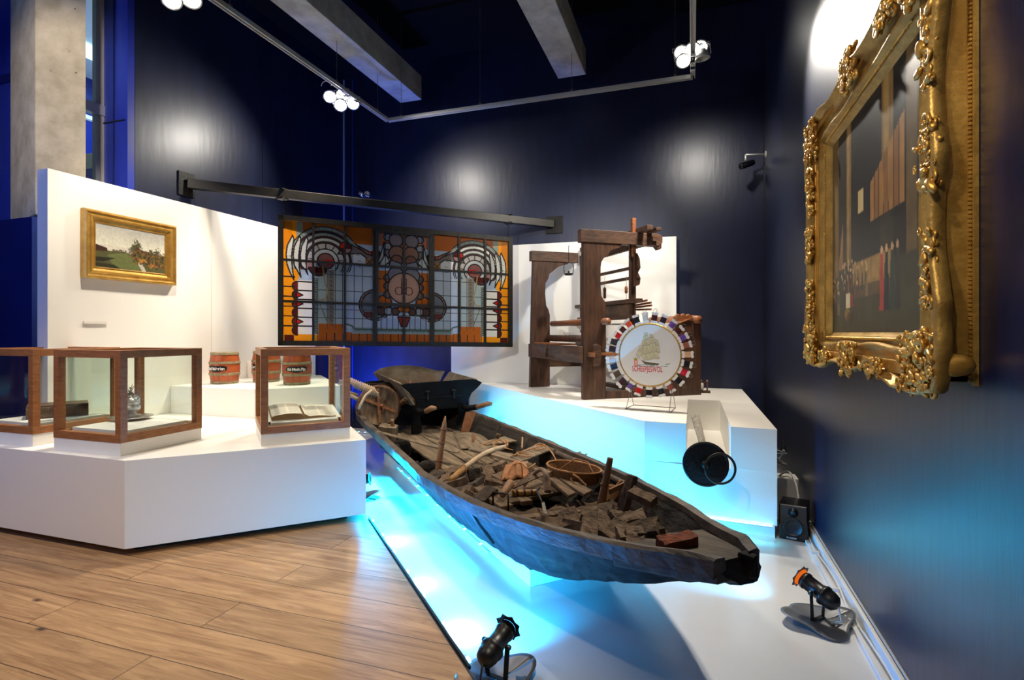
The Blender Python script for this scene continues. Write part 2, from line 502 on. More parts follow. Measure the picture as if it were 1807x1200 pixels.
class MB:
    def __init__(s):
        s.v, s.f = [], []

    def add(s, vs, fs):
        n = len(s.v)
        s.v += [Vector(a) for a in vs]
        s.f += [tuple(i + n for i in q) for q in fs]
        return s

    def box(s, c, d, rot=None, taper=1.0):
        c = Vector(c)
        m = rot if isinstance(rot, Matrix) else (Euler(rot).to_matrix() if rot else Matrix.Identity(3))
        vs = []
        for z in (-.5, .5):
            k = taper if z > 0 else 1
            for x, y in ((-.5, -.5), (.5, -.5), (.5, .5), (-.5, .5)):
                vs.append(c + m @ Vector((x * d[0] * k, y * d[1] * k, z * d[2])))
        return s.add(vs, [(3, 2, 1, 0), (4, 5, 6, 7), (0, 1, 5, 4), (1, 2, 6, 5), (2, 3, 7, 6), (3, 0, 4, 7)])

    def prism(s, pts, vec):
        vec = Vector(vec)
        n = len(pts)
        vs = [Vector(p) for p in pts] + [Vector(p) + vec for p in pts]
        fs = [tuple(range(n))[::-1], tuple(range(n, 2 * n))]
        fs += [(i, (i + 1) % n, n + (i + 1) % n, n + i) for i in range(n)]
        return s.add(vs, fs)

    def slab(s, xy, z0, z1):
        return s.prism([(x, y, z0) for x, y in xy], (0, 0, z1 - z0))

    def beam(s, a, b, w, h, up=(0, 0, 1)):
        a, b = Vector(a), Vector(b)
        d = (b - a).normalized()
        u = Vector(up)
        x = d.cross(u)
        if x.length < 1e-4:
            x = Vector((1, 0, 0))
        x.normalize()
        y = x.cross(d).normalized()
        vs = []
        for p in (a, b):
            for i, j in ((-1, -1), (1, -1), (1, 1), (-1, 1)):
                vs.append(p + x * (i * w / 2) + y * (j * h / 2))
        return s.add(vs, [(3, 2, 1, 0), (4, 5, 6, 7), (0, 1, 5, 4), (1, 2, 6, 5), (2, 3, 7, 6), (3, 0, 4, 7)])

    def tube(s, pts, r, n=8, cap=True, closed=False):
        pts = [Vector(p) for p in pts]
        m = len(pts)
        rs = r if isinstance(r, (list, tuple)) else [r] * m
        if closed:
            t0 = (pts[1] - pts[-1]).normalized()
        else:
            t0 = (pts[1] - pts[0]).normalized()
        nrm = t0.orthogonal().normalized()
        vs = []
        for i, p in enumerate(pts):
            if closed:
                t = (pts[(i + 1) % m] - pts[i - 1]).normalized()
            else:
                t = (pts[min(i + 1, m - 1)] - pts[max(i - 1, 0)]).normalized()
            nrm = (nrm - t * nrm.dot(t))
            if nrm.length < 1e-5:
                nrm = t.orthogonal()
            nrm.normalize()
            b = t.cross(nrm)
            for k in range(n):
                a = 2 * PI * k / n
                vs.append(p + (nrm * math.cos(a) + b * math.sin(a)) * rs[i])
        fs = []
        for i in range(m if closed else m - 1):
            for k in range(n):
                i2 = (i + 1) % m
                fs.append((i * n + k, i * n + (k + 1) % n, i2 * n + (k + 1) % n, i2 * n + k))
        if cap and not closed:
            fs.append(tuple(range(n))[::-1])
            fs.append(tuple((m - 1) * n + k for k in range(n)))
        return s.add(vs, fs)

    def lathe(s, prof, n=24, mtx=None, loc=(0, 0, 0)):
        loc = Vector(loc)
        mtx = mtx or Matrix.Identity(3)
        vs, fs = [], []
        for r, z in prof:
            for k in range(n):
                a = 2 * PI * k / n
                vs.append(loc + mtx @ Vector((r * math.cos(a), r * math.sin(a), z)))
        for i in range(len(prof) - 1):
            for k in range(n):
                fs.append((i * n + k, i * n + (k + 1) % n, (i + 1) * n + (k + 1) % n, (i + 1) * n + k))
        if prof[0][0] > 1e-6:
            fs.append(tuple(range(n))[::-1])
        if prof[-1][0] > 1e-6:
            fs.append(tuple((len(prof) - 1) * n + k for k in range(n)))
        return s.add(vs, fs)

    def ball(s, c, r, n=8, mtx=None):
        r = r if isinstance(r, (tuple, list)) else (r, r, r)
        mtx = mtx or Matrix.Identity(3)
        vs, fs = [], []
        m = n // 2 + 1
        for i in range(m):
            t = PI * i / (m - 1)
            for k in range(n):
                a = 2 * PI * k / n
                vs.append(Vector(c) + mtx @ Vector((r[0] * math.sin(t) * math.cos(a), r[1] * math.sin(t) * math.sin(a), r[2] * math.cos(t))))
        for i in range(m - 1):
            for k in range(n):
                fs.append((i * n + k, (i + 1) * n + k, (i + 1) * n + (k + 1) % n, i * n + (k + 1) % n))
        return s.add(vs, fs)

    def grid(s, fn, nu, nv, flip=False, wrap=False):
        vs = [fn(i / nu, j / nv) for j in range(nv + 1) for i in range(nu + 1)]
        fs = []
        for j in range(nv):
            for i in range(nu):
                a = j * (nu + 1) + i
                q = (a, a + 1, a + nu + 2, a + nu + 1)
                fs.append(q[::-1] if flip else q)
        return s.add(vs, fs)

    def jitter(s, a, seed=0):
        rr = random.Random(seed)
        s.v = [p + Vector((rr.uniform(-a, a), rr.uniform(-a, a), rr.uniform(-a, a))) for p in s.v]
        return s

    def build(s, name, m, parent=None, smooth=False, bevel=0.0, local=False, label=None, solid=0.0, subd=0):
        me = bpy.data.meshes.new(name)
        vs = s.v
        if parent is not None:
            if not local:
                inv = WM[parent.name].inverted()
                vs = [inv @ p for p in vs]
            org = Vector((0, 0, 0))
        else:
            xs = [p.x for p in vs]
            ys = [p.y for p in vs]
            zs = [p.z for p in vs]
            org = Vector(((min(xs) + max(xs)) / 2, (min(ys) + max(ys)) / 2, min(zs)))
            vs = [p - org for p in vs]
        me.from_pydata([tuple(p) for p in vs], [], s.f)
        me.update()
        if smooth:
            me.polygons.foreach_set('use_smooth', [True] * len(me.polygons))
        me.materials.append(m)
        o = bpy.data.objects.new(name, me)
        C.objects.link(o)
        if parent is not None:
            o.parent = parent
            WM[o.name] = WM[parent.name]
        else:
            o.location = org
            WM[o.name] = Matrix.Translation(org)
        if solid:
            md = o.modifiers.new('solid', 'SOLIDIFY')
            md.thickness = solid
            md.offset = 0
        if subd:
            md = o.modifiers.new('sub', 'SUBSURF')
            md.levels = subd
            md.render_levels = subd
        if bevel:
            md = o.modifiers.new('bevel', 'BEVEL')
            md.width = bevel
            md.segments = 2
            md.limit_method = 'ANGLE'
            if smooth:
                md.harden_normals = False
        if label:
            o['label'] = label
        return o


def struct(name, mb, m, **k):
    o = mb.build(name, m, **k)
    o['kind'] = 'structure'
    return o


def dup(root, loc=None, rot=None, label=None, group=None):
    r = root.copy()
    C.objects.link(r)
    if loc is not None:
        r.location = loc
    if rot is not None:
        r.rotation_euler = rot
    if label:
        r['label'] = label
    if group:
        r['group'] = group
    for ch in list(root.children):
        c = ch.copy()
        C.objects.link(c)
        c.parent = r
        for g in list(ch.children):
            d = g.copy()
            C.objects.link(d)
            d.parent = c
    return r


def text(body, name, parent, loc, rot, size, m, extrude=0.001, offset=0.0, label=None, sx=1.0):
    cu = bpy.data.curves.new(name, 'FONT')
    cu.body = body
    cu.size = size
    cu.extrude = extrude
    cu.offset = offset
    cu.space_character = 1.12 if offset else 1.0
    cu.align_x = 'CENTER'
    cu.align_y = 'CENTER'
    cu.materials.append(m)
    tmp = bpy.data.objects.new(name + '_outline', cu)
    me = bpy.data.meshes.new_from_object(tmp)
    bpy.data.objects.remove(tmp)
    o = bpy.data.objects.new(name, me)
    C.objects.link(o)
    o.parent = parent
    o.location = loc
    o.rotation_euler = rot
    o.scale = (sx, 1, 1)
    if label:
        o['label'] = label
    return o


def paint_mesh(name, img, fn, m, parent, flip=False):
    """img HxWx3 in linear colour; fn(u,v)->Vector, v from the top; one vertex per pixel"""
    Hh, Ww = img.shape[:2]
    mb = MB()
    vs = [fn(i / (Ww - 1), j / (Hh - 1)) for j in range(Hh) for i in range(Ww)]
    me = bpy.data.meshes.new(name)
    inv = WM[parent.name].inverted()
    me.vertices.add(len(vs))
    A = np.array([tuple(p) for p in vs], dtype=np.float64)
    A = (np.c_[A, np.ones(len(A))] @ np.array(inv).T)[:, :3]
    me.vertices.foreach_set('co', A.ravel())
    jj, ii = np.mgrid[0:Hh - 1, 0:Ww - 1]
    a = (jj * Ww + ii).ravel()
    q = np.stack([a, a + Ww, a + Ww + 1, a + 1], 1)
    if flip:
        q = q[:, ::-1]
    nf = len(q)
    me.loops.add(nf * 4)
    me.polygons.add(nf)
    me.loops.foreach_set('vertex_index', q.ravel())
    me.polygons.foreach_set('loop_start', np.arange(nf) * 4)
    me.update(calc_edges=True)
    at = me.color_attributes.new('paint', 'FLOAT_COLOR', 'POINT')
    col = np.ones((Hh * Ww, 4), dtype=np.float32)
    col[:, :3] = img.reshape(-1, 3)
    at.data.foreach_set('color', col.ravel())
    me.materials.append(m)
    o = bpy.data.objects.new(name, me)
    C.objects.link(o)
    o.parent = parent
    WM[o.name] = WM[parent.name]
    return o


class Canvas:
    """small raster painter used for pictures and glass, coordinates in its own units"""

    def __init__(s, W, H, w, h, bg):
        s.img = np.zeros((H, W, 3))
        s.img[:] = lin(bg)
        s.X, s.Y = np.meshgrid(np.linspace(0, w, W), np.linspace(0, h, H))
        s.px = w / W

    def fill(s, mask, c, a=1.0):
        s.img[mask] = s.img[mask] * (1 - a) + np.array(lin(c)) * a

    def rect(s, x0, y0, x1, y1, c, a=1.0):
        s.fill((s.X >= x0) & (s.X <= x1) & (s.Y >= y0) & (s.Y <= y1), c, a)

    def disc(s, x, y, r, c, a=1.0, clip=None, ry=None):
        m = ((s.X - x) / r) ** 2 + ((s.Y - y) / (ry or r)) ** 2 <= 1
        if clip is not None:
            m &= clip
        s.fill(m, c, a)

    def ring(s, x, y, r, t, c, clip=None):
        d = np.hypot(s.X - x, s.Y - y)
        m = abs(d - r) <= t
        if clip is not None:
            m &= clip
        s.fill(m, c)

    def poly(s, pts, c, a=1.0):
        m = np.zeros_like(s.X, dtype=bool)
        n = len(pts)
        for i in range(n):
            x0, y0 = pts[i]
            x1, y1 = pts[(i + 1) % n]
            if y0 == y1:
                continue
            cond = (s.Y >= min(y0, y1)) & (s.Y < max(y0, y1))
            xi = x0 + (s.Y - y0) * (x1 - x0) / (y1 - y0)
            m ^= cond & (s.X < xi)
        s.fill(m, c, a)

    def line(s, pts, t, c, a=1.0):
        for (x0, y0), (x1, y1) in zip(pts[:-1], pts[1:]):
            dx, dy = x1 - x0, y1 - y0
            L = dx * dx + dy * dy or 1e-9
            k = np.clip(((s.X - x0) * dx + (s.Y - y0) * dy) / L, 0, 1)
            d = np.hypot(s.X - x0 - k * dx, s.Y - y0 - k * dy)
            s.fill(d <= t, c, a)

    def noise(s, amp, seed=0, sc=8):
        rr = np.random.default_rng(seed)
        H, W = s.img.shape[:2]
        g = rr.uniform(-1, 1, (H // sc + 2, W // sc + 2))
        yi = np.arange(H) / sc
        xi = np.arange(W) / sc
        y0 = yi.astype(int)
        x0 = xi.astype(int)
        fy = (yi - y0)[:, None]
        fx = (xi - x0)[None, :]
        n = (g[y0][:, x0] * (1 - fy) * (1 - fx) + g[y0 + 1][:, x0] * fy * (1 - fx) + g[y0][:, x0 + 1] * (1 - fy) * fx + g[y0 + 1][:, x0 + 1] * fy * fx)
        s.img = np.clip(s.img * (1 + amp * n[..., None]), 0, 1)

# ================================================================ ROOM
XR, YB, XL = 0.835, 7.25, -5.25      # right wall, back wall, left dark wall
ZC = 5.6
# floors: oak boards up to the 45 degree edge x+y=1.24, white gloss floor beyond
E = 1.21
ZO = 0.05
struct('floor', MB().slab([(-9, -5), (E + 5, -5), (E - 7.5, 7.5), (-9, 7.5)], -0.1, ZO), M['oak'])
struct('floor', MB().slab([(E + 5.0 + .001, -5), (8, -5), (8, 7.5), (E - 7.5 + .001, 7.5)], -0.1, -0.001), M['white_floor'])
gap = MB().prism([(E + 5, -5, 0), (E + 5.012, -5, 0), (E - 7.5 + .012, 7.5, 0), (E - 7.5, 7.5, 0)], (0, 0, ZO - .006))
struct('trim_1', gap, M['dark'])
struct('wall_right', MB().box(((XR + 0.1), 1.2, 2.7), (0.2, 12.6, 5.8)), M['navy'])
struct('wall_back', MB().box((-2.2, YB + 0.1, 2.7), (6.4, 0.2, 5.8)), M['navy'])
struct('wall_left', MB().box((XL - 0.1, 5.57, 2.7), (0.2, 3.38, 5.8)), M['navy'])
struct('wall_behind', MB().box((-4, -5, 2.7), (10, 0.2, 5.8)), M['white'])
struct('ceiling', MB().box((-4, 1.2, ZC + 0.1), (10.5, 13, 0.2)), M['black_ceiling'])
# joints in the panelling
for x0, nm in ((PX(463.5, 300, XL), 0),):
    struct('trim_2', MB().box((XL + 0.004, x0.y, 2.9), (0.008, 0.008, 4.6)), M['navy'])
struct('trim_3', MB().box((XL + 0.015, YB - 0.015, 2.8), (0.02, 0.02, 5.4)), M['alu_paint'])
jx = PY(622, 300, YB).x
struct('trim_4', MB().box((jx, YB - 0.003, 2.8), (0.012, 0.006, 5.4)), M['blue'])
struct('trim_5', MB().box((XR - 0.005, YB - 0.04, 2.6), (0.014, 0.02, 5.2)), M['iron'])
# return of the left wall (blue, faces the hall), window wall, column, low blue wall
struct('wall_return', MB().box((-5.43, 3.84, 2.7), (0.36, 0.07, 5.8)), M['blue'])
struct('trim_6', MB().box((-5.43, 3.80, PY(215, 212, 3.8).z), (0.3, 0.01, 0.012)), M['dark'])
struct('trim_7', MB().box((-5.43, 3.80, 3.5), (0.008, 0.012, 4.2)), M['deep_blue'])
zt = PX(188, 200, -5.6).z
wf = MB().box((-5.62, 3.79, 2.8), (0.05, 0.10, 5.6)).box((-5.6, 3.70, zt), (0.08, .3, 0.10))
win = struct('window_1', wf, M['alu_paint'])
f2 = MB()
for z0, z1 in ((0.3, zt - 0.05), (zt + 0.05, 5.4)):
    for a, b in (((-5.6, 3.80, z0), (-5.6, 3.80, z1)), ((-5.6, 3.60, z0), (-5.6, 3.60, z1))):
        f2.beam(a, b, 0.05, 0.05)
f2.build('window_sash', M['alu'], win)
MB().box((-5.6, 3.7, 2.8), (0.008, .28, 5.2)).build('window_pane', M['glass'], win)
struct('wall_window', MB().box((-5.62, -1.9, 2.7), (0.1, 6.2, 5.8)), M['blue'])
w2 = struct('added_window', MB().box((-5.54, .3, 1.75), (.06, 1.5, .06)).box((-5.54, .3, 4.75), (.06, 1.5, .06)).box((-5.54, -.42, 3.25), (.06, .06, 3.0)).box((-5.54, 1.02, 3.25), (.06, .06, 3.0)), M['alu_paint'])  # added out-of-view window, put in to carry the blue fill
MB().box((-5.55, .3, 3.25), (.008, 1.4, 2.95)).build('window_pane', M['glass'], w2)
# what stands outside that window: stair hall with blue panels
struct('wall_outside', MB().box((-8.6, 4.6, 2.7), (0.1, 5.0, 5.8)).box((-7.1, 7.05, 2.7), (3.0, 0.1, 5.8)), M['blue'])
struct('ceiling_outside', MB().box((-7.2, 5.3, 5.35), (3.0, 3.4, 0.1)).box((-7.2, 5.5, 3.28), (2.9, 3.2, 0.16)), M['white'])
t = MB()
for y in (4.4, 4.9, 5.4, 6.0, 6.5):
    t.box((-8.54, y, 2.7), (0.02, 0.02, 5.2))
struct('trim_8', t, M['deep_blue'])
for k, (z, ys) in enumerate(((5.28, 5.4), (3.18, 5.4))):
    o = MB().box((-7.7, ys, z), (0.35, 2.6, 0.03)).build('ceiling_light', M['window_lamp'])
    tag(o, ['cold white tube light on the outer ceiling high beyond the window', 'cold white tube light below the landing, lower of the two beyond the window'][k], 'light', 'tube lights beyond the window')
light('AREA', 'tube_glow', (-7.2, 4.9, 5.1), (-7.4, 4.9, 0), 50, (0.5, 0.75, 1.0), 1.2)
light('AREA', 'tube_glow', (-7.2, 4.9, 3.0), (-7.4, 4.9, 0), 28, (0.35, 0.6, 1.0), 1.2)
rl = thing('stair_railing', 'white metal railing on the landing beyond the tall window', 'railing', (-7.4, 4.9, 3.36))
mm = MB().beam((-7.6, 3.6, 4.35), (-7.6, 6.4, 4.35), 0.06, 0.05).beam((-7.6, 3.6, 3.42), (-7.6, 6.4, 3.42), 0.03, 0.03)
mm.build('handrail', M['white'], rl)
for k in range(9):
    MB().beam((-7.6, 3.7 + .3 * k, 3.36), (-7.6, 3.7 + .3 * k, 4.35), 0.03, 0.03).build('baluster', M['white'], rl)

# concrete column standing on a blue block, arris towards the room
e0 = PY(62, 300, 3.3)
ea, eb = PY(152, 300, 3.52), PY(18, 300, 3.56)
back = ea + eb - e0
colz = PY(62, 379, 3.3).z
col = MB()
col.slab([(e0.x, e0.y), (ea.x, ea.y), (back.x, back.y), (eb.x, eb.y)], colz, ZC)
tag(col.build('concrete_column', M['concrete'], bevel=0.012), 'rough pale concrete column with air holes beside the tall window', 'column')
struct('wall_left_low', MB().slab([(e0.x - .01, e0.y - .02), (ea.x, ea.y), (back.x - 0.3, back.y), (-9, 3.9), (-9, 3.35)], 0, colz - 0.02), M['deep_blue'])
struct('wall_left_panel', MB().box((PY(18, 100, 3.75).x - 1.0, 3.85, 2.8), (2.0, 0.1, 5.6)), M['blue'])
struct('trim_9', MB().box((PY(18, 100, 3.75).x - 1.0, 3.79, PY(10, 140, 3.8).z), (2.0, 0.02, 0.09)), M['deep_blue'])

# concrete ceiling beams
ZB = 1.5 + 1.17 * 2.85
for k, (pa, pb, ze) in enumerate((((706, 181), (745, 177), 0.34), ((985, 139), (1034, 132), 0.34))):
    a, b = P(*pa, ZB), P(*pb, ZB)
    ymid = (a.y + b.y) / 2
    struct('trim_%d' % (10 + k), MB().box(((a.x + b.x) / 2, ymid - 4.5, ZB + ze / 2), (b.x - a.x, 9.0, ze)), M['concrete_b'], bevel=0.006)

# ================================================================ LIGHTING TRACK
ZT = EYE + 2.85
ca, cb = P(682.5, 209, ZT), P(1222.5, 135, ZT)
YT = (ca.y + cb.y) / 2
XA, XB_ = ca.x, cb.x
tr = thing('lighting_track', 'aluminium lighting track bent in a U shape, hung from the ceiling on wires', 'lighting track', (XA, YT, ZT))


def rail(a, b, nm='rail'):
    a, b = Vector(a), Vector(b)
    d = (b - a).normalized()
    x = d.cross(Vector((0, 0, 1)))
    m_ = MB()
    m_.beam(a, b, 0.052, 0.012)
    m_.beam(a + x * 0.021 - Vector((0, 0, .02)), b + x * 0.021 - Vector((0, 0, .02)), 0.010, 0.034)
    m_.beam(a - x * 0.021 - Vector((0, 0, .02)), b - x * 0.021 - Vector((0, 0, .02)), 0.010, 0.034)
    m_.build(nm, M['alu'], tr)


rail((XA, YT, ZT), (XA, 0.2, ZT))
rail((XA, YT, ZT), (XB_, YT, ZT))
rail((XB_, YT, ZT), (XB_, 0.2, ZT))
for x, y in ((XA, YT - 0.25), (XA, 5.2), (XA, 3.7), (PX(790, 204, 1).x * 0 + P(704, 204, ZT).x, YT), (P(846, 186, ZT).x, YT), (P(1007, 160, ZT).x, YT), (P(1191, 133, ZT).x, YT)):
    m_ = MB().tube([(x, y, ZT), (x, y, ZC)], 0.003, 5).box((x, y, ZT + 0.02), (0.03, 0.03, 0.03))
    m_.build('suspension_wire', M['steel'], tr)


def spot_head(loc, target, lit, label, grp):
    loc = Vector(loc)
    d = (Vector(target) - loc).normalized()
    t_ = thing('track_spotlight', label, 'spotlight', loc, 0, grp)
    m3 = frame_from(d)
    MB().lathe([(0.02, -0.10), (0.045, -0.09), (0.075, -0.03), (0.078, 0.0), (0.066, 0.0), (0.062, -0.012)], 20, m3, loc).build('housing', M['alu'], t_, smooth=True)
    MB().lathe([(0.0, -0.010), (0.040, -0.009), (0.064, -0.002)], 20, m3, loc).build('lamp_face', M['lamp_face'] if lit else M['glass'], t_, smooth=True)
    xx = m3 @ Vector((1, 0, 0))
    top = Vector((loc.x + 0.0, loc.y, ZT - 0.05))
    trackx = XA if abs(loc.x - XA) < abs(loc.x - XB_) else XB_
    top.x = trackx
    y_ = MB().tube([loc + xx * 0.085 - d * .03, loc + xx * 0.09 - d * .13, loc - d * .15, loc - xx * 0.09 - d * .13, loc - xx * 0.085 - d * .03], 0.006, 6)
    y_.tube([loc - d * .15, top], 0.008, 6)
    y_.build('yoke', M['alu'], t_, smooth=True)
    MB().box(top + Vector((0, 0, 0.015)), (0.05, 0.12, 0.03)).build('track_adapter', M['plastic_white'], t_, bevel=0.004)
    return t_


RN = ['left', 'upper middle', 'lower left', 'upper right']
labs = ['lit spotlight in the right-hand cluster, nearest the track corner end',
        'lit spotlight high in the right-hand cluster, on its right side',
        'lit spotlight hanging lowest on the left of the right-hand cluster',
        'lit spotlight at the left edge of the right-hand cluster',
        'lit spotlight in the cluster above the stained glass, at its left end',
        'lit spotlight in the cluster above the stained glass, lowest in its middle',
        'lit spotlight in the cluster above the stained glass, at its right end',
        'lit spotlight in the cluster above the stained glass, highest in its middle',
        'lit spotlight cut by the top of the photo, left of two',
        'lit spotlight cut by the top of the photo, right of two']
HR = [((PD(1202, 93, 5.75)), 0), ((PD(1236, 84, 5.65)), 1), ((PD(1206, 108, 5.55)), 2), ((PD(1222, 88, 5.5)), 3)]
HL = [(PD(582, 171, 6.5), 4), (PD(601, 186, 6.35), 5), (PD(623, 183, 6.55), 6), (PD(604, 168, 6.6), 7)]
HT = [(PD(303, 0, 4.25), 8), (PD(338, -1, 4.35), 9)]
for lst in (HR, HL, HT):
    for pos, i in lst:
        # heads tilt down and, for the most part, a little towards the hall
        tg = pos + Vector((-pos.x * .35, -pos.y * .35, -2.3))
        spot_head(pos, tg, True, labs[i], 'spotlights on the track')
p_ = PD(1240, 104, 5.5)
spot_head(p_, p_ + Vector((0.3, 0.2, -2)), False, 'unlit spotlight with a pale lens, lowest right in the right-hand cluster', 'spotlights on the track')
m_ = MB().tube([PD(576 + 9 * math.cos(a), 152 - 9 * math.sin(a), 6.5) for a in [x * .35 for x in range(0, 10)]], 0.004, 6)
tag(m_.build('hanging_cable_loop', M['cable_white'], smooth=True), 'thin pale cable looped beside the lamps above the stained glass', 'cable')

# ================================================================ LEFT DISPLAY PLINTH
ZP = 0.674
LP = [(-7.6, 2.5), (-3.476, 2.5), (-2.39, 3.583), (-5.078, 6.27), (-5.078, 3.0), (-7.6, 3.0)]
pl = thing('display_plinth', 'large low white display plinth with an angled front, carrying glass cases and kegs', 'display plinth', (-4, 4, 0))
MB().slab(LP, 0.10, ZP).build('body', M['white'], pl, bevel=0.003)
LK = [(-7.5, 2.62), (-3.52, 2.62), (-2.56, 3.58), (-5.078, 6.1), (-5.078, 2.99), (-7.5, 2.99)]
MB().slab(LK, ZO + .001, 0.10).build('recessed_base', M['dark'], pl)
tag(MB().slab([(-5.085, 4.13), (-3.996, 4.12), (-3.433, 4.683), (-4.50, 5.75), (-5.085, 5.75)], ZP + .001, 0.955).build('upper_plinth', M['white'], bevel=0.003),
    'white raised step on the left plinth with the kegs on it', 'display plinth')
# white screen wall
tag(MB().box((-5.155, 4.7, 1.4355), (0.13, 3.36, 2.87)).build('screen_wall', M['white'], bevel=0.003),
    'tall white partition with the landscape painting, behind the left plinth', 'partition')
tag(MB().box((-5.088, PX(373, 450, -5.09).y, 1.78), (0.003, 0.006, 2.1)).build('partition_joint', M['card']), 'fine vertical joint line in the white partition beside the painting', 'joint')

# right plinth
ZR = 0.80
rp = thing('display_plinth', 'large white display plinth on the right, carrying the loom and the yarn sign', 'display plinth', (-0.6, 5.5, 0))
RPo = [(-0.36, 4.38), (-0.045, 4.36), (-0.045, 5.95), (0.27, 5.95), (0.27, 4.32), (0.58, 4.30), (0.58, 7.24), (-3.1, 7.24)]
MB().slab(RPo, 0.487, ZR).build('body_top', M['white'], rp, bevel=0.002)
RPb = [(-0.36, 4.38), (0.58, 4.30), (0.58, 7.24), (-3.1, 7.24)]
MB().slab(RPb, 0.10, 0.4868).build('body', M['white'], rp)
MB().slab([(-0.33, 4.42), (0.57, 4.335), (0.57, 7.24), (-3.04, 7.24)], 0.0, 0.0999).build('recessed_base', M['white'], rp)
pnl = [PY(796, 500, 7.1).x, PY(1193.5, 500, 7.1).x]
zt2 = PY(1193, 417, 7.1).z
tag(MB().box(((pnl[0] + pnl[1]) / 2, 7.13, (zt2 + ZR) / 2 + 0.001), (pnl[1] - pnl[0], 0.06, zt2 - ZR)).build('screen_wall', M['white'], bevel=0.003),
    'white upright panel behind the wooden loom', 'partition')
tag(MB().box((-3.22, 7.13, 0.4), (.2, 0.06, 0.8)).build('screen_wall', M['white']), 'lower white panel at the left foot of the right plinth', 'partition')

# ================================================================ GLASS CASES


def vitrine(o, ax, ay, lx, ly, label):
    """o = near corner on the plinth, ax/ay unit directions of its two sides"""
    o = Vector((o[0], o[1], ZP + .001))
    ax, ay = Vector(ax).normalized(), Vector(ay).normalized()
    ctr = o + ax * lx / 2 + ay * ly / 2
    th = thing('display_case', label, 'display case', ctr, 0, 'wood-framed glass cases')
    W = lambda a, b, z: o + ax * a + ay * b + Vector((0, 0, z))
    zb, zt_ = 0.085, 0.705
    MB().prism([W(.003, .003, 0), W(lx - .003, .003, 0), W(lx - .003, ly - .003, 0), W(.003, ly - .003, 0)], (0, 0, zb)).build('base', M['white'], th)
    pw, rh = 0.05, 0.052
    for a, b in ((0, 0), (lx - pw, 0), (0, ly - pw), (lx - pw, ly - pw)):
        MB().prism([W(a, b, zb + rh), W(a + pw, b, zb + rh), W(a + pw, b + pw, zb + rh), W(a, b + pw, zb + rh)], (0, 0, zt_ - zb - 2 * rh)).build('post', M['oak_frame'], th, bevel=0.002)
    for z in (zb, zt_ - rh):
        nm = 'bottom_rail' if z == zb else 'top_rail'
        for q in (((0, 0), (lx, 0), (lx, pw), (0, pw)), ((0, ly - pw), (lx, ly - pw), (lx, ly), (0, ly)),
                  ((0, pw), (pw, pw), (pw, ly - pw), (0, ly - pw)), ((lx - pw, pw), (lx, pw), (lx, ly - pw), (lx - pw, ly - pw))):
            MB().prism([W(a, b, z) for a, b in q], (0, 0, rh)).build(nm, M['oak_frame'], th, bevel=0.0015)
    g = 0.03
    for (a0, b0), (a1, b1) in (((g, g), (lx - g, g)), ((lx - g, g), (lx - g, ly - g)), ((lx - g, ly - g), (g, ly - g)), ((g, ly - g), (g, g))):
        MB().prism([W(a0, b0, zb + .02), W(a1, b1, zb + .02), W(a1, b1, zt_ - .02), W(a0, b0, zt_ - .02)], (ax * .002 if a0 == a1 else ay * .002)).build('glass_pane', M['glass'], th)
    MB().prism([W(.075, .075, zb + .001), W(lx - .075, .075, zb + .001), W(lx - .075, ly - .075, zb + .001), W(.075, ly - .075, zb + .001)], (0, 0, 0.066)).build('inner_pedestal', M['white'], th, bevel=0.002)
    return W, ax, ay


W1, a1, b1 = vitrine((-3.615, 2.572), (-1, 0, 0), (0, 1, 0), 0.66, 0.63, 'wood-framed glass case holding the silver vessel, at the corner of the left plinth')
W2, a2, b2 = vitrine((-4.529, 2.592), (-1, 0, 0), (0, 1, 0), 0.66, 0.63, 'wood-framed glass case with the closed old book, cut by the left edge')
v3 = Vector((-2.535 + 2.966, 3.584 - 3.12, 0)).normalized()
W3, a3, b3 = vitrine((-2.966, 3.120), v3, (-v3.y, v3.x, 0), 0.635, 0.66, 'wood-framed glass case with the open bible, nearest the boat')
ZI = 0.152

# closed book
o = W2(.05, .42, ZI)
c_ = PX(120, 715, -4.72)
bkc = P(84, 737, ZP + ZI + .002) + Vector((-.04, .10, 0))
bk = thing('old_book', 'thick closed old book in dark leather lying in the left glass case', 'book', bkc, 0)


def book_closed(th, c, L, Wd, H, rz):
    m3 = Matrix.Rotation(rz, 3, 'Z')
    T = lambda x, y, z: c + m3 @ Vector((x, y, z))
    MB().box(T(0, 0, .006), (L, Wd, .012), m3).box(T(0, 0, H - .006), (L, Wd, .012), m3).build('cover', M['old_leather'], th, bevel=0.003)
    sp = []
    for k in range(9):
        a = PI / 2 + PI * k / 8
        sp.append(T(0, -Wd / 2 + .012 + .02 * math.cos(a) * 1.0, H / 2 + (H / 2 - .002) * math.sin(a)))
    vec = m3 @ Vector((L, 0, 0))
    MB().prism([p - vec / 2 for p in sp], vec).build('spine', M['old_leather'], th, smooth=False)
    MB().box(T(0, .004, H / 2), (L - .03, Wd - .03, H - .022), m3).build('page_block', M['page_edge'], th)
    for x in (-.3, -.1, .1, .3):
        MB().box(T(x * L, -Wd / 2 + .002, H / 2), (.012, .03, H * .8), m3).build('raised_band', M['old_leather'], th, bevel=0.003)


book_closed(bk, bkc, 0.38, 0.26, 0.10, R(58))
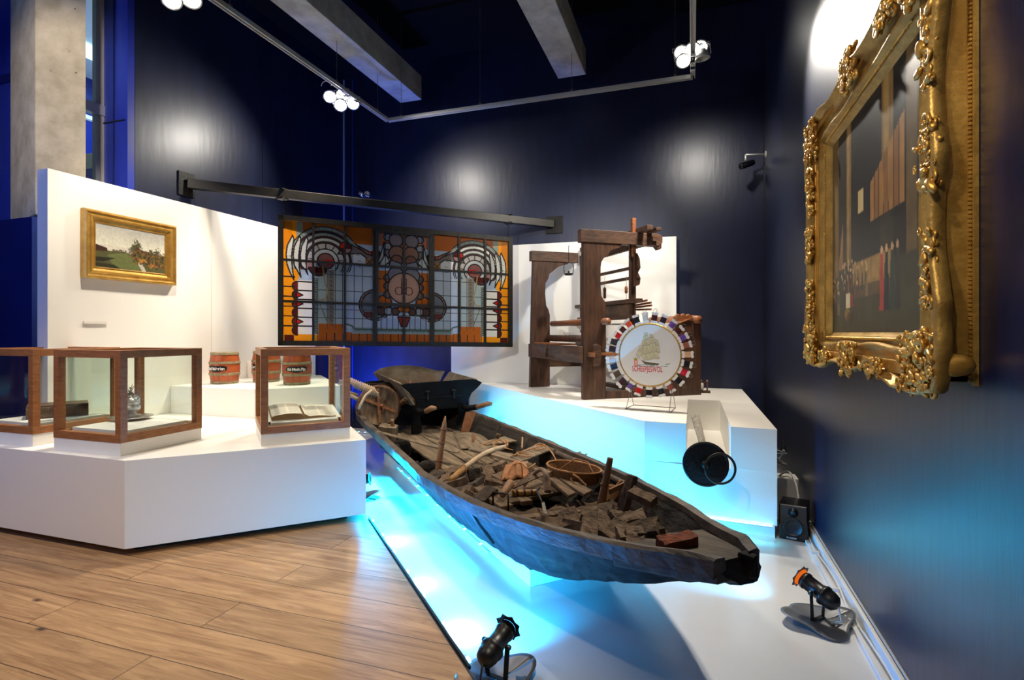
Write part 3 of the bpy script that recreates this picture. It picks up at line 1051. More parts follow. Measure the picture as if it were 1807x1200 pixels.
# silver vessel
sc_ = P(231, 740, ZP + ZI + .002)
sv = thing('silver_vessel', 'ornate silver lidded vessel on a round dish in the corner glass case', 'silverware', sc_)
MB().lathe([(0.0, .006), (.06, .004), (.10, .008), (.135, .016), (.147, .022), (.144, .028), (.12, .022), (.07, .016), (0, .016)], 40, None, sc_).build('dish', M['silver'], sv, smooth=True)
MB().lathe([(.05, .016), (.066, .022), (.064, .036), (.04, .046), (.032, .056), (.05, .066), (.062, .082), (.065, .100), (.055, .112), (.046, .118), (.058, .126), (.060, .136), (.05, .142), (0, .142)], 32, None, sc_).build('bowl', M['silver'], sv, smooth=True)
mm = MB().lathe([(.058, .142), (.054, .158), (.040, .172), (.020, .182), (0.012, .19), (0, .192)], 28, None, sc_)
rr = random.Random(3)
for k in range(26):
    a = rr.uniform(0, 2 * PI)
    z = rr.uniform(.15, .20)
    q = .05 * (1 - (z - .15) / .07) + .006
    mm.ball(sc_ + Vector((q * math.cos(a), q * math.sin(a), z)), (.012, .009, .015), 6)
mm.build('lid', M['silver'], sv, smooth=True)
mm = MB()
for k in range(12):
    a = k * 2.4
    z = .19 + .004 * k
    mm.beam(sc_ + Vector((0, 0, z)), sc_ + Vector((.022 * math.cos(a), .022 * math.sin(a), z + .022)), .007, .003)
mm.tube([sc_ + Vector((0, 0, .18)), sc_ + Vector((.004, 0, .24)), sc_ + Vector((.012, .004, .275))], [.006, .004, .0015], 6)
mm.build('flower_finial', M['silver'], sv)

# open bible
m3 = Matrix((a3, b3, (0, 0, 1))).transposed()
bo = W3(.32, .30, ZI + .001)
tilt = Matrix.Rotation(R(9), 3, 'X')
T3 = lambda x, y, z: bo + m3 @ (tilt @ Vector((x, y, z + 0.0)) + Vector((0, 0, .030)))
ob = thing('open_bible', 'large open old bible with two columns of print per page on a tilted white rest', 'book', bo)
MB().prism([bo + m3 @ Vector(q) for q in ((-.27, -.17, 0), (-.27, .19, 0), (-.27, .19, .058), (-.27, -.17, .001))], m3 @ Vector((.54, 0, 0))).build('book_rest', M['white'], ob)
MB().prism([T3(-.255, -.165, -.026), T3(-.0, -.165, -.026), T3(-.0, .17, -.026), T3(-.255, .17, -.026)], m3 @ Vector((0, 0, .010))).prism([T3(.0, -.165, -.026), T3(.25, -.165, -.026), T3(.25, .17, -.026), T3(.0, .17, -.026)], m3 @ Vector((0, 0, .008))).build('cover', M['old_leather'], ob)


def leaf_h(u):  # page surface height across the spread, -1..1
    if u < 0:
        q = -u
        return .054 + .014 * math.sin(q * PI * .9) - .010 * q * q - .028 * math.exp(-((q) / .06) ** 2) * 1.0
    return .024 + .014 * math.sin(min(1, u * 1.2) * PI) * (1 - u * .5) + .026 * math.exp(-((u) / .10) ** 2) - .0 * u


for sgn, nm in ((-1, 'left_page_block'), (1, 'right_page_block')):
    W_ = .235
    pts = [(sgn * W_ * i / 16, leaf_h(sgn * (i / 16 if i else .0001))) for i in range(17)]
    poly = [T3(x, -.155, z - .02) for x, z in pts] + [T3(sgn * W_ * 1.01, -.155, -.016), T3(0, -.155, -.016)]
    mbk = MB()
    n = len(poly)
    vec = T3(0, .16, 0) - T3(0, -.155, 0)
    mbk.prism(poly, vec)
    mbk.build(nm, M['page_edge'], ob)
    cv = Canvas(100, 120, 1, 1, (228, 220, 204))
    cv.noise(.05, 4, 14)
    for x0 in (.12, .54):
        for k in range(46):
            y = .08 + k * .0185
            rr = random.Random(k + int(x0 * 100))
            cv.rect(x0, y, x0 + .34 - (rr.random() * .04 if k % 7 == 6 else 0), y + .010, (176, 170, 160), .8)
    paint_mesh('printed_page', cv.img, lambda u, v, sgn=sgn: T3(sgn * W_ * (u if sgn > 0 else 1 - u), .158 - .31 * v, leaf_h(sgn * max(.0001, (u if sgn > 0 else 1 - u))) - .0185), mat_attr('printed_page_paper', .8), ob)

# ================================================================ KEGS


def keg(c, Rm, H, rz, txt, label):
    th = thing('wooden_keg', label, 'keg', c, rz, 'small wooden kegs on the white step')
    prof = []
    for i in range(17):
        t_ = i / 16
        prof.append((Rm * (0.86 + 0.14 * math.sin(PI * t_)), H * t_))
    prof = [(0.0, .012), (prof[0][0] - .012, .012), (prof[0][0] - .012, 0)] + prof + [(prof[-1][0] - .012, H), (prof[-1][0] - .012, H - .012), (0, H - .012)]
    MB().lathe(prof, 40).build('staves', M['barrel'], th, smooth=True, local=True)
    rad = lambda t_: Rm * (0.86 + 0.14 * math.sin(PI * t_))
    for t0, t1 in ((.0, .085), (.27, .35), (.63, .71), (.915, 1.0)):
        ps = [(rad(t0) - .002, H * t0), (rad(t0) + .005, H * t0 + .001)]
        for i in range(4):
            q = t0 + (t1 - t0) * (i + .5) / 4
            ps.append((rad(q) + .006, H * q))
        ps += [(rad(t1) + .005, H * t1 - .001), (rad(t1) - .002, H * t1)]
        MB().lathe(ps, 40).build('hoop', M['hoop'], th, smooth=True, local=True)
    # dark painted scroll plate, curved round the belly, facing -y
    def pf(u, v):
        a = -PI / 2 + (u - .5) * 1.5
        z = H * (.49 + (.5 - v) * .20 * (1 - .5 * abs(2 * u - 1) ** 2) + .012 * math.sin(u * 9))
        q = rad(z / H) + .003
        return Vector((q * math.cos(a), q * math.sin(a), z))
    pm = MB().grid(pf, 24, 4)
    pm.build('name_scroll', M['black'], th, local=True)
    # lettering as single characters round the belly
    n = len(txt)
    for i, ch in enumerate(txt):
        if ch == ' ':
            continue
        a = -PI / 2 + ((i + .5) / n - .5) * 1.16
        q = rad(.49) + .0065
        text(ch, 'letter', th, (q * math.cos(a), q * math.sin(a), H * .488), (PI / 2, 0, a + PI / 2), H * .125, M['card'], .0006, .0012)
    return th


def base_at(px, y, z):
    return P(px, y, z)


b_ = P(389, 678.5, .956)
s_ = 950.0
k1 = Vector((b_.x, b_.y + .02, .956))
keg(k1 + Vector((-.08, .11, 0)), .1495, .335, R(12), 'Rad.Valerian', 'wooden keg with pale hoops standing alone at the left of the step')
b_ = P(466, 675, .956)
keg(b_ + Vector((-.08, .12, 0)), .150, .345, R(8), 'Cort.Chin', 'wooden keg half hidden behind the post of the bible case')
b_ = P(521, 680, .956)
keg(b_ + Vector((-.08, .12, 0)), .1465, .335, R(38), 'Fol.Menth.Pip', 'wooden keg seen whole above the open bible through the case')
# cream can with wire handle
b_ = P(443, 667, .956) + Vector((-.03, .06, 0))
cn = thing('enamel_can', 'cream enamel can with a bent wire handle between the two left kegs', 'can', b_)
MB().lathe([(.062, 0), (.066, .004), (.066, .19), (.060, .2), (.03, .205), (0, .205)], 28, None, b_).build('body', M['enamel'], cn, smooth=True)
MB().tube([b_ + Vector((.05, -.03, .19)), b_ + Vector((.05, -.03, .245)), b_ + Vector((.07, -.02, .25)), b_ + Vector((.12, .0, .25))], .004, 6).build('wire_handle', M['iron'], cn)
for z in (.05, .145):
    MB().box(b_ + Vector((.066, -.02, z)), (.02, .012, .012)).build('hinge', M['iron'], cn)

# ================================================================ LANDSCAPE PAINTING ON THE WHITE WALL
fa, fb = PX(150, 365, -5.03), PX(312, 400, -5.03)
fy0, fy1 = fa.y, fb.y
fz1, fz0 = (fa.z + fb.z) / 2, (PX(149, 488, -5.03).z + PX(311, 505, -5.03).z) / 2
lp = thing('landscape_painting', 'small framed landscape with trees, a farmhouse and pale sky on the white partition', 'painting', (-5.085, (fy0 + fy1) / 2, fz0))


def profile_frame(th, y0, y1, z0, z1, xw, prof, m, nm='frame', sgn=1):
    """mitred moulding; prof = [(inset, height off wall)]"""
    mb = MB()
    vs = []
    for ins, h in prof:
        for a, b in ((y0 + ins, z0 + ins), (y1 - ins, z0 + ins), (y1 - ins, z1 - ins), (y0 + ins, z1 - ins)):
            vs.append((xw + sgn * h, a, b))
    fs = []
    for i in range(len(prof) - 1):
        for k in range(4):
            q = (i * 4 + k, i * 4 + (k + 1) % 4, (i + 1) * 4 + (k + 1) % 4, (i + 1) * 4 + k)
            fs.append(q if sgn > 0 else q[::-1])
    mb.add(vs, fs)
    return mb.build(nm, m, th)


profile_frame(lp, fy0, fy1, fz0, fz1, -5.085, [(0, 0), (0, .045), (.008, .06), (.020, .062), (.028, .05), (.045, .047), (.055, .055), (.066, .054), (.075, .035), (.095, .028), (.104, .03), (.112, .02)], M['gold'])
mb = MB()
for k in range(60):
    y = fy0 + .1 + (fy1 - fy0 - .2) * k / 59
    for z in (fz0 + .1, fz1 - .1):
        mb.ball((-5.055, y, z), (.006, .006, .005), 6)
for k in range(34):
    z = fz0 + .1 + (fz1 - fz0 - .2) * k / 33
    for y in (fy0 + .1, fy1 - .1):
        mb.ball((-5.055, y, z), (.006, .005, .006), 6)
mb.build('bead_moulding', M['gold'], lp)
cv = Canvas(200, 104, 2, 1.04, (206, 200, 184))
for k in range(12):
    cv.rect(0, k * .04, 2, k * .04 + .05, (170 + 4 * k, 168 + 4 * k, 160 + 3 * k))
cv.poly([(0, .60), (.35, .62), (.8, .60), (1.0, .66), (1.2, .72), (2, .8), (2, 1.04), (0, 1.04)], (86, 84, 52))
cv.poly([(0, .50), (.30, .56), (.32, .64), (0, .66)], (66, 40, 32))
cv.poly([(.3, .72), (.8, .62), (1.1, .78), (1.35, 1.04), (.5, 1.04)], (104, 112, 66))
cv.poly([(0, .80), (.55, .78), (.2, .9), (0, .9)], (44, 42, 30))
cv.poly([(0, .92), (.5, .95), (.7, 1.04), (0, 1.04)], (52, 52, 34))
cv.poly([(1.12, .80), (1.3, .84), (1.42, 1.04), (1.3, 1.04)], (190, 186, 172))
cv.poly([(1.0, .58), (1.12, .40), (1.28, .5), (1.98, .58), (2, .9), (1.3, .82), (1.05, .76)], (96, 56, 36))
rr = random.Random(11)
for k in range(420):
    x = rr.uniform(.95, 2.0)
    y = rr.gauss(.68, .09)
    if y < .5 - (.0 if x > 1.2 else 0):
        continue
    cv.disc(x, y, rr.uniform(.01, .035), rr.choice([(60, 58, 34), (84, 76, 44), (128, 100, 48), (44, 42, 30), (110, 92, 50)]), .8)
for (x, y, s) in ((1.12, .36, .09), (1.2, .40, .06), (1.02, .50, .07), (1.55, .52, .08), (1.75, .50, .07), (1.08, .44, .06)):
    for k in range(40):
        cv.disc(x + rr.gauss(0, s * .6), y + rr.gauss(0, s * .5), rr.uniform(.01, .025), rr.choice([(78, 74, 46), (104, 96, 62), (56, 54, 36)]), .8)
for k in range(60):
    cv.disc(rr.uniform(.45, .95), rr.gauss(.60, .015), rr.uniform(.008, .02), (92, 84, 60), .8)
cv.line([(.9, .54), (.93, .64)], .006, (60, 50, 40))
for k in range(14):
    cv.disc(rr.gauss(1.3, .06), rr.gauss(.78, .03), .025, (186, 130, 56), .7)
    cv.disc(rr.gauss(1.62, .06), rr.gauss(.86, .03), .025, (170, 112, 50), .7)
cv.noise(.12, 5, 4)
ins = .108
paint_mesh('canvas', cv.img, lambda u, v: Vector((-5.062, fy0 + ins + (fy1 - fy0 - 2 * ins) * u, fz1 - ins - (fz1 - fz0 - 2 * ins) * v)), mat_attr('landscape_oil_paint', .45), lp)
a_ = PX(147, 565, -5.08)
b_ = PX(188, 573, -5.08)
tag(MB().box((-5.078, (a_.y + b_.y) / 2, PX(167, 569, -5.08).z), (.012, b_.y - a_.y, .022)).build('caption_strip', M['card']), 'thin white caption strip under the landscape painting', 'label')

# ================================================================ STEEL BEAM AND STAINED GLASS
bl, br_ = PX(328, 324, XL), PY(978, 396, YB)
bt = thing('hanging_beam', 'long dark square steel beam spanning the corner between two wall plates', 'beam', (bl + br_) / 2)
dd = (br_ - bl).normalized()
MB().beam(bl + dd * .02, br_ - dd * .02, 0.085, 0.10).build('beam_tube', M['beam'], bt, bevel=0.004)
MB().box(bl + Vector((.010, 0, -.01)), (0.014, 0.20, 0.26)).build('wall_plate', M['iron'], bt, bevel=0.003)
MB().box(br_ + Vector((0, -.010, -.01)), (0.24, 0.014, 0.24)).build('wall_plate', M['iron'], bt, bevel=0.003)


def on_beam(px):
    k = (px - 903.5) / F_PX
    rx, ry = -sY + k * cY, cY + k * sY
    dx, dy = br_.x - bl.x, br_.y - bl.y
    m_ = (bl.y * rx - bl.x * ry) / (dx * ry - dy * rx)
    t_ = (bl.x + dx * m_) / rx
    return bl + (br_ - bl) * m_, t_


gl, tl_ = on_beam(491.5)
gr, tr_ = on_beam(903)
gc = lambda p, t_, y: Vector((p.x, p.y, EYE + (587 - y) / F_PX * t_))
G00, G10 = gc(gl, tl_, 379.5), gc(gr, tr_, 420)
G01, G11 = gc(gl, tl_, 609), gc(gr, tr_, 611.5)
nrm = (G10 - G00).cross(G01 - G00).normalized()
if nrm.y > 0:
    nrm = -nrm


def GP(u, v, off=0.0):
    return G00 * (1 - u) * (1 - v) + G10 * u * (1 - v) + G01 * (1 - u) * v + G11 * u * v + nrm * off


sg = thing('stained_glass_window', 'large art nouveau stained glass window with black iron glazing bars, hung on chains', 'stained glass window', GP(.5, 1))


def gbar(name, u0, v0, u1, v1, wd, dp, off=0):
    MB().beam(GP(u0, v0, off), GP(u1, v1, off), dp if False else wd, dp, up=nrm).build(name, M['iron'], sg)


FW = 0.058
for a in ((0, .016, 1, .016), (0, .984, 1, .984), (.008, 0, .008, 1), (.992, 0, .992, 1)):
    gbar('frame_bar', *a, FW, .05)
for i in range(1, 8):
    gbar('glazing_bar', .008 + .984 * i / 8, .02, .008 + .984 * i / 8, .98, .027 if i not in (3, 5) else .055, .03, .004)
for j in (1, 2):
    gbar('glazing_bar', .01, .02 + .96 * j / 3, .99, .02 + .96 * j / 3, .028, .03, .002)
# opening light in the middle
uA, uB, vB = .008 + .984 * 3 / 8, .008 + .984 * 5 / 8, .02 + .96 * 2 / 3
for a in ((uA + .008, .04, uA + .008, vB), (uB - .008, .04, uB - .008, vB), (uA, .05, uB, .05), (uA, vB - .004, uB, vB - .004)):
    gbar('opening_light_frame', *a, .038, .045, .012)

# the leaded picture, x 0..8 columns, y 0..4.07 (3 rows of 1.357)
cw = Canvas(640, 326, 8.0, 4.07, (176, 194, 206))
cw.noise(.12, 1, 10)
RW = 4.07 / 3
AMB, AMB2, PALE, GREY, MAR, RED, LEAD, PINK, GRN = (255, 160, 24), (186, 96, 24), (250, 246, 226), (150, 158, 158), (84, 30, 28), (214, 30, 26), (46, 42, 40), (176, 132, 122), (150, 164, 150)  # AMB2 is browner, with the darkness behind the glass put into it
lead = .022


def half(mir):
    X = (lambda x: 8 - x) if mir else (lambda x: x)

    def rect(x0, y0, x1, y1, c, a=1.0):
        cw.rect(min(X(x0), X(x1)), y0, max(X(x0), X(x1)), y1, c, a)

    def line(pts, t_=lead, c=LEAD):
        cw.line([(X(x), y) for x, y in pts], t_, c)

    def poly(pts, c):
        cw.poly([(X(x), y) for x, y in pts], c)
        line(pts + [pts[0]])

    def disc(x, y, r, c, clip=None, edge=True):
        cw.disc(X(x), y, r, c, clip=clip)
        if edge:
            cw.ring(X(x), y, r, lead, LEAD, clip=clip)
    Xs = cw.X if not mir else 8 - cw.X
    Ys = cw.Y
    rect(0, 0, .5, 4.07, AMB)
    rect(.5, 0, 3.1, .62, AMB2)
    rect(.0, 0, .3, 1.0, AMB2, .5)
    rect(.42, .05, .62, .9, GRN)
    # pale glazing
    rect(.42, 2.0, .95, 3.85, PALE)
    rect(.95, 1.9, 1.12, 3.8, GRN)
    rect(1.12, RW, 2.0, 3.5, (170, 186, 180))
    rect(1.42, RW, 1.62, 3.5, (138, 128, 112))
    rect(2.0, RW, 3.2, 3.6, (186, 200, 206))
    rect(1.9, .8, 2.9, 1.36, (214, 218, 214))
    rect(1.12, 3.45, 8 * 0 + 2.0, 4.07, AMB2)
    rect(2.0, 3.72, 4.0, 4.07, AMB2)
    rect(2.2, 3.55, 4.0, 3.78, (150, 168, 160))
    rect(.42, 3.82, 1.12, 4.07, AMB)
    rect(.05, 3.85, .35, 4.07, MAR)
    for k in range(6):
        line([(0, 1.9 + .33 * k), (.36, 1.9 + .33 * k)])
        line([(.42, 2.05 + .3 * k), (1.0, 2.05 + .3 * k)])
        # feather shapes between amber and pale
        disc(.45, 2.2 + .3 * k, .16, MAR if k % 2 else (110, 40, 36), clip=(Xs < .47) & (Xs > .2))
        if k in (1, 2, 4):
            poly([(.42, 2.1 + .3 * k), (.62, 2.2 + .3 * k), (.42, 2.3 + .3 * k)], RED)
    # big wing arcs, outer to inner
    cx, cy_ = 1.35, 1.28
    up = Ys < cy_ + .35
    for r, c in ((1.16, GRN), (1.02, MAR), (.96, PALE if mir else GRN), (.84, MAR), (.78, (206, 210, 196)), (.66, MAR), (.60, GRN)):
        cw.disc(X(cx), cy_, r, c, clip=up & (Xs < 2.25) & (Ys < cy_ + .1 + (Xs < .8) * .5), a=.95)
        cw.ring(X(cx), cy_, r, lead * .8, LEAD, clip=up & (Xs < 2.25))
    for k in range(3):
        x = .10 + .22 * k
        yo = .10 * k
        poly([(x + .20, .50), (x + .04, .85), (x, 1.15), (x + .03, 1.5), (x + .14, 1.80 - yo), (x + .24, 2.0 - yo), (x + .19, 1.6), (x + .17, 1.2), (x + .20, .9), (x + .24, .62)], (214, 216, 204))
    disc(cx, cy_, .60, (186, 182, 172), clip=Ys < cy_ + .12)
    rect(cx - .6, cy_ + .02, cx, cy_ + .3, PINK)
    disc(cx, cy_ + .02, .42, (200, 204, 194), clip=Ys < cy_ + .3)
    disc(cx, cy_ + .02, .27, (140, 92, 84), clip=Ys < cy_ + .3)
    rect(cx, cy_ - .03, cx + .22, cy_ + .14, RED)
    disc(cx - .25, cy_ + .24, .3, MAR, clip=Ys > cy_ + .24)
    for k in range(7):
        a = PI * (1.02 + .16 * k)
        line([(cx + .42 * math.cos(a), cy_ + .42 * math.sin(a)), (cx + .6 * math.cos(a), cy_ + .6 * math.sin(a))], lead * .7)
    for k in range(18):
        a = PI * (1.02 + .06 * k)
        line([(cx + 1.03 * math.cos(a), cy_ + 1.03 * math.sin(a)), (cx + 1.15 * math.cos(a), cy_ + 1.15 * math.sin(a))], lead * .4, (90, 90, 80))
    # sweep towards the middle
    poly([(1.95, .58), (2.2, .66), (3.0, 1.05), (3.3, 1.1), (3.35, 1.3), (3.0, 1.3), (2.5, .95), (1.75, 1.02)], (116, 106, 100))
    disc(2.0, .78, .2, MAR)
    cw.disc(X(2.0), .78, .18, RED, clip=(Xs < 2.0) & (Ys < .8))
    cw.disc(X(2.0), .78, .18, PINK, clip=(Xs > 2.0) & (Ys > .82))
    poly([(2.3, .62), (2.8, .86), (2.95, .82), (3.0, 1.0), (2.7, .95)], (148, 96, 74))
    rect(2.82, .82, 2.93, .96, RED)
    disc(3.02, .92, .15, MAR)
    disc(3.02, 1.22, .16, (60, 34, 32))
    rect(2.66, 1.08, 2.92, 1.36, (160, 116, 70))
    line([(2.66, 1.08), (2.92, 1.36)], lead * .6)
    line([(2.92, 1.08), (2.66, 1.36)], lead * .6)
    # side roundel near the middle sash
    disc(3.0, 2.75, .55, (140, 118, 108))
    disc(3.0, 2.75, .47, (116, 120, 124))
    rect(2.98, 1.7, 3.12, 2.6, PINK)
    rect(3.0, 2.2, 3.1, 2.45, RED)
    line([(2.98, 1.5), (2.98, 2.6)], lead)
    rect(2.6, 3.0, 2.95, 3.2, (104, 58, 50))
    # glazing lines
    for x in (1.4, 1.66, 1.9, 2.28, 2.56):
        line([(x, RW), (x, 3.6)], lead * .6, (88, 92, 92))
    for y in (1.75, 2.3, 2.95, 3.25):
        line([(1.0, y), (3.0, y)], lead * .6, (88, 92, 92))
    for k in range(24):
        cw.ring(X(1.04), 1.95 + k * .078, .04, .012, (70, 80, 74))
        if k < 14:
            line([(1.5, 1.5 + k * .15), (1.56, 1.56 + k * .15)], .012, (90, 84, 60))
    line([(1.25, 1.5), (1.32, 2.0), (1.4, 2.3), (1.35, 2.6), (1.16, 2.65)], .02, (170, 150, 70))
    line([(1.15, 2.75), (1.4, 3.4)], .016, (120, 116, 70))
    line([(2.0, 3.45), (2.2, 3.5), (2.3, 3.62), (4.0, 3.62)], .03, (90, 110, 100))
    for k in range(12):
        line([(1.1 + .27 * k, 3.78), (1.1 + .27 * k, 4.07)], lead * .6)
    for k in range(34):
        line([(2.3 + .05 * k, 3.62), (2.3 + .05 * k, 3.7)], .008, (70, 90, 80))
    # centre panel
    rect(3.12, .1, 4.0, .62, AMB2, .9)
    for (x, y, r, c) in ((3.42, .28, .13, (122, 132, 142)), (3.72, .36, .24, (128, 116, 112)), (3.42, .62, .13, GREY), (3.42, .86, .14, (110, 104, 104)), (3.75, .85, .28, (140, 102, 78)), (3.75, 1.1, .2, (120, 80, 66)), (3.42, 1.12, .12, GREY)):
        disc(x, y, r, c)
    poly([(3.3, .45), (3.2, .85), (3.05, 1.3), (3.3, 1.1)], (176, 186, 176))
    poly([(3.35, .9), (3.1, 1.34), (3.3, 1.34), (3.5, 1.15)], (190, 196, 186))
    poly([(3.55, 1.1), (3.45, 1.36), (3.95, 1.36), (3.9, 1.2)], (124, 130, 140))
    rect(3.12, 1.5, 3.5, 2.3, AMB2)
    rect(3.12, 2.3, 3.6, 2.75, (112, 118, 126))
    disc(3.3, 2.65, .26, AMB2)
    for y in (1.75, 2.05, 2.35):
        disc(3.42, y, .13, (110, 92, 84))
    disc(3.72, 1.62, .28, (120, 118, 122))
    line([(3.12, 1.8), (4, 1.8)], lead * .6)
    line([(3.35, .1), (3.35, 2.7)], lead * .6)
    for x in (3.2, 3.45, 3.7):
        disc(x, 2.95, .14, (92, 66, 58) if x != 3.45 else GREY)
    disc(3.9, 2.85, .12, AMB2)
    rect(3.15, 3.2, 3.85, 3.55, (160, 176, 196), .8)
    poly([(3.78, 3.15), (4.0, 3.15), (4.0, 3.5), (3.9, 3.5)], (150, 44, 40))
    for x in (3.2, 3.4, 3.6, 3.8):
        line([(x, 2.8), (x, 3.6)], lead * .6)
    line([(3.0, 3.1), (4.0, 3.1)], lead * .6)


half(False)
half(True)
# the roundel with its monogram, in the middle
cw.disc(4, 2.1, .56, (178, 140, 118))
cw.disc(4, 2.1, .46, (190, 148, 122))
cw.ring(4, 2.1, .56, lead, LEAD)
for sx in (-1, 1):
    cw.ring(4 + sx * .17, 2.2, .14, .016, (110, 60, 52))
    cw.line([(4 + sx * .08, 1.75), (4 + sx * .08, 2.3)], .02, (90, 52, 46))
    cw.line([(4 + sx * .08, 1.95), (4 + sx * .0, 1.95)], .016, (90, 52, 46))
cw.line([(4, 1.36), (4, 2.75)], .02, LEAD)
cw.img = np.clip(cw.img, 0, 1)
gm = .016
paint_mesh('leaded_glass', cw.img, lambda u, v: GP(gm + (1 - 2 * gm) * u, .03 + .94 * v), mat_stained(), sg)
for px_, u_ in ((498, .02), (897.5, .983)):
    pb, tb = on_beam(px_)
    MB().box(pb + Vector((0, 0, -.05)), (.10, .10, .02)).box(pb + Vector((0, 0, .055)), (.10, .10, .012)).build('beam_clamp', M['iron'], bt)
    tp = GP(u_, 0)
    z1, z0 = pb.z - .055, tp.z
    nl = max(3, int((z1 - z0) / .032))
    ch = MB()
    for k in range(nl):
        zc = z1 - (z1 - z0) * (k + .5) / nl
        hh = (z1 - z0) / nl * .62
        a_ = k % 2 * PI / 2
        ring = [Vector((tp.x + .009 * math.cos(q) * math.cos(a_), tp.y + .009 * math.cos(q) * math.sin(a_), zc + hh * math.sin(q))) for q in [i * PI / 5 for i in range(10)]]
        ch.tube(ring, .0032, 5, closed=True)
    ch.build('hanging_chain', M['iron'], sg)

# ================================================================ LOOM
LA = P(1030, 706, ZR)
e1 = Vector((.799, .601, 0))
LANG = math.atan2(e1.y, e1.x)
e2 = Vector((-e1.y, e1.x, 0))
lm = thing('hand_loom', 'big old dark wooden hand loom standing on the right plinth', 'loom', LA + Vector((0, 0, .001)), LANG)


def LX(px, y=0.0):
    """local x where the sight line through photo column px meets the loom plane y"""
    k = (px - 903.5) / F_PX
    rx, ry = -sY + k * cY, cY + k * sY
    o = LA + e2 * y
    return (o.y * rx - o.x * ry) / (e1.x * ry - e1.y * rx)


def LZ(px, py, y=0.0):
    x = LX(px, y)
    q = LA + e1 * x + e2 * y
    d = -sY * q.x + cY * q.y
    return EYE + (587 - py) / F_PX * d - ZR


def LB(c, d, rot=None):
    return MB().box(c, d, rot)


def lp_(mb, name, m=None, bevel=0.004, smooth=False, parent=None):
    return mb.build(name, m or M['loom'], parent or lm, local=True, bevel=bevel, smooth=smooth)


H_ = 1.77
# front post of the near side frame, sawn to a shaped outline
outA = [(0, 0), (.26, 0), (.26, .99), (.243, 1.03), (.205, 1.09), (.197, 1.20), (.197, 1.38), (.207, 1.44), (.235, 1.485), (.29, 1.52), (.31, 1.56), (.35, 1.58), (.42, 1.60), (.46, 1.645), (0, 1.645)]
lp_(MB().prism([(x, 0, z) for x, z in outA], (0, .065, 0)), 'front_post')
xe = LX(1168.5)
lp_(MB().prism([(-.035, -.01, 1.64), (xe - .05, -.01, 1.64), (xe, -.01, 1.68), (xe, -.01, 1.75), (xe - .04, -.01, 1.775), (-.035, -.01, 1.775)], (0, .085, 0)), 'top_beam', M['loom_h'])
BY = 1.40
outB = [(-.03, 0), (.24, 0), (.24, .93), (.22, 1.0), (.19, 1.05), (.175, 1.2), (.18, 1.34), (.22, 1.40), (.235, 1.46), (.29, 1.5), (.34, 1.545), (.40, 1.575), (.50, 1.60), (.50, 1.62), (.01, 1.62)]
lp_(MB().prism([(x - .04, BY, z) for x, z in outB], (0, .065, 0)), 'front_post')
lp_(LB((.27, BY + .03, 1.685), (.66, .085, .13)), 'top_beam', M['loom_h'])
# cross board low in front, tenon and wedge
lp_(LB((-.03, .76, .47), (.05, 1.52, .17)), 'front_rail', M['loom_h'])
lp_(LB((.06, -.05, .47), (.035, .12, .045)), 'tenon', M['loom_light'])
lp_(MB().prism([(.075, -.075, .35), (.155, -.075, .36), (.17, -.075, .45), (.16, -.075, .56), (.12, -.075, .585), (.075, -.075, .57)], (0, .03, 0)), 'wedge', M['loom_h'])
lp_(LB((.27, -.02, .475), (.22, .03, .03)), 'rail_peg', M['loom_light'])
# side rail of the far frame, seat board and its bracket
lp_(LB((.42, BY + .03, .33), (.62, .05, .15)), 'side_rail', M['loom_h'])
lp_(LB((.07, .95, .565), (.22, .8, .018)), 'seat_board', M['loom_light'])
lp_(MB().prism([(-.058, 1.02, .56), (-.058, .86, .56), (-.058, .86, .40)], (-.03, 0, 0)), 'seat_bracket', M['loom_h'])
# breast roller with linen, cloth roller below
lp_(MB().tube([(.235, -.09, .815), (.235, 1.40, .815)], .036, 16), 'breast_roller', M['loom_light'], 0, True)
lin_ = MB()
def clf(u, v):
    y = .42 + u * .42
    if v < .45:
        a = PI * (.5 + v / .45 * .95)
        return Vector((.235 + .041 * math.cos(a) * -1, y, .815 + .041 * math.sin(a)))
    q = (v - .45) / .55
    return Vector((.28 + q * .30, y * (1 - q) + (.25 + u * .5) * q, .80 - q * .28))
lin_.grid(clf, 10, 22)
lin_.build('linen_cloth', M['linen'], lm, local=True, smooth=True, solid=.004)
lp_(MB().tube([(.16, .1, .63), (.16, 1.36, .63)], .04, 14), 'cloth_roller', M['loom'], 0, True)
lp_(MB().tube([(.60, .05, .57), (.60, 1.36, .57)], .055, 16), 'cloth_roller', M['loom'], 0, True)
lp_(MB().tube([(.30, 1.2, .70), (.26, .9, .62), (.33, .7, .60), (.42, .6, .62)], .004, 6), 'cord', M['steel'], 0, True)
# planks across the top
for px_, pz_, w_, h_, col_ in ((1130, 1.80, .07, .05, 'loom_h'), (1145, 1.79, .06, .035, 'loom_h')):
    x = LX(px_, .0)
    lp_(LB((x, .62, pz_), (w_, 1.62, h_)), 'top_plank', M[col_])
xs = LX(1117.5, .06)
lp_(LB((xs, .06, 1.73), (.045, .045, .42)), 'post_top', M['loom_light'])
# batten hanging between two swords
lp_(LB((xs, .08, 1.20), (.075, .03, 1.0)), 'batten_sword')
lp_(LB((xs, 1.30, 1.20), (.075, .03, 1.0)), 'batten_sword')
lp_(LB((xs - .02, .66, 1.04), (.09, 1.50, .045)), 'batten_cap', M['loom_h'])
lp_(LB((xs - .02, .66, .955), (.03, 1.20, .12)), 'reed', M['old_leather'])
lp_(LB((xs - .02, .66, .87), (.09, 1.36, .05)), 'batten_sill', M['loom_h'])
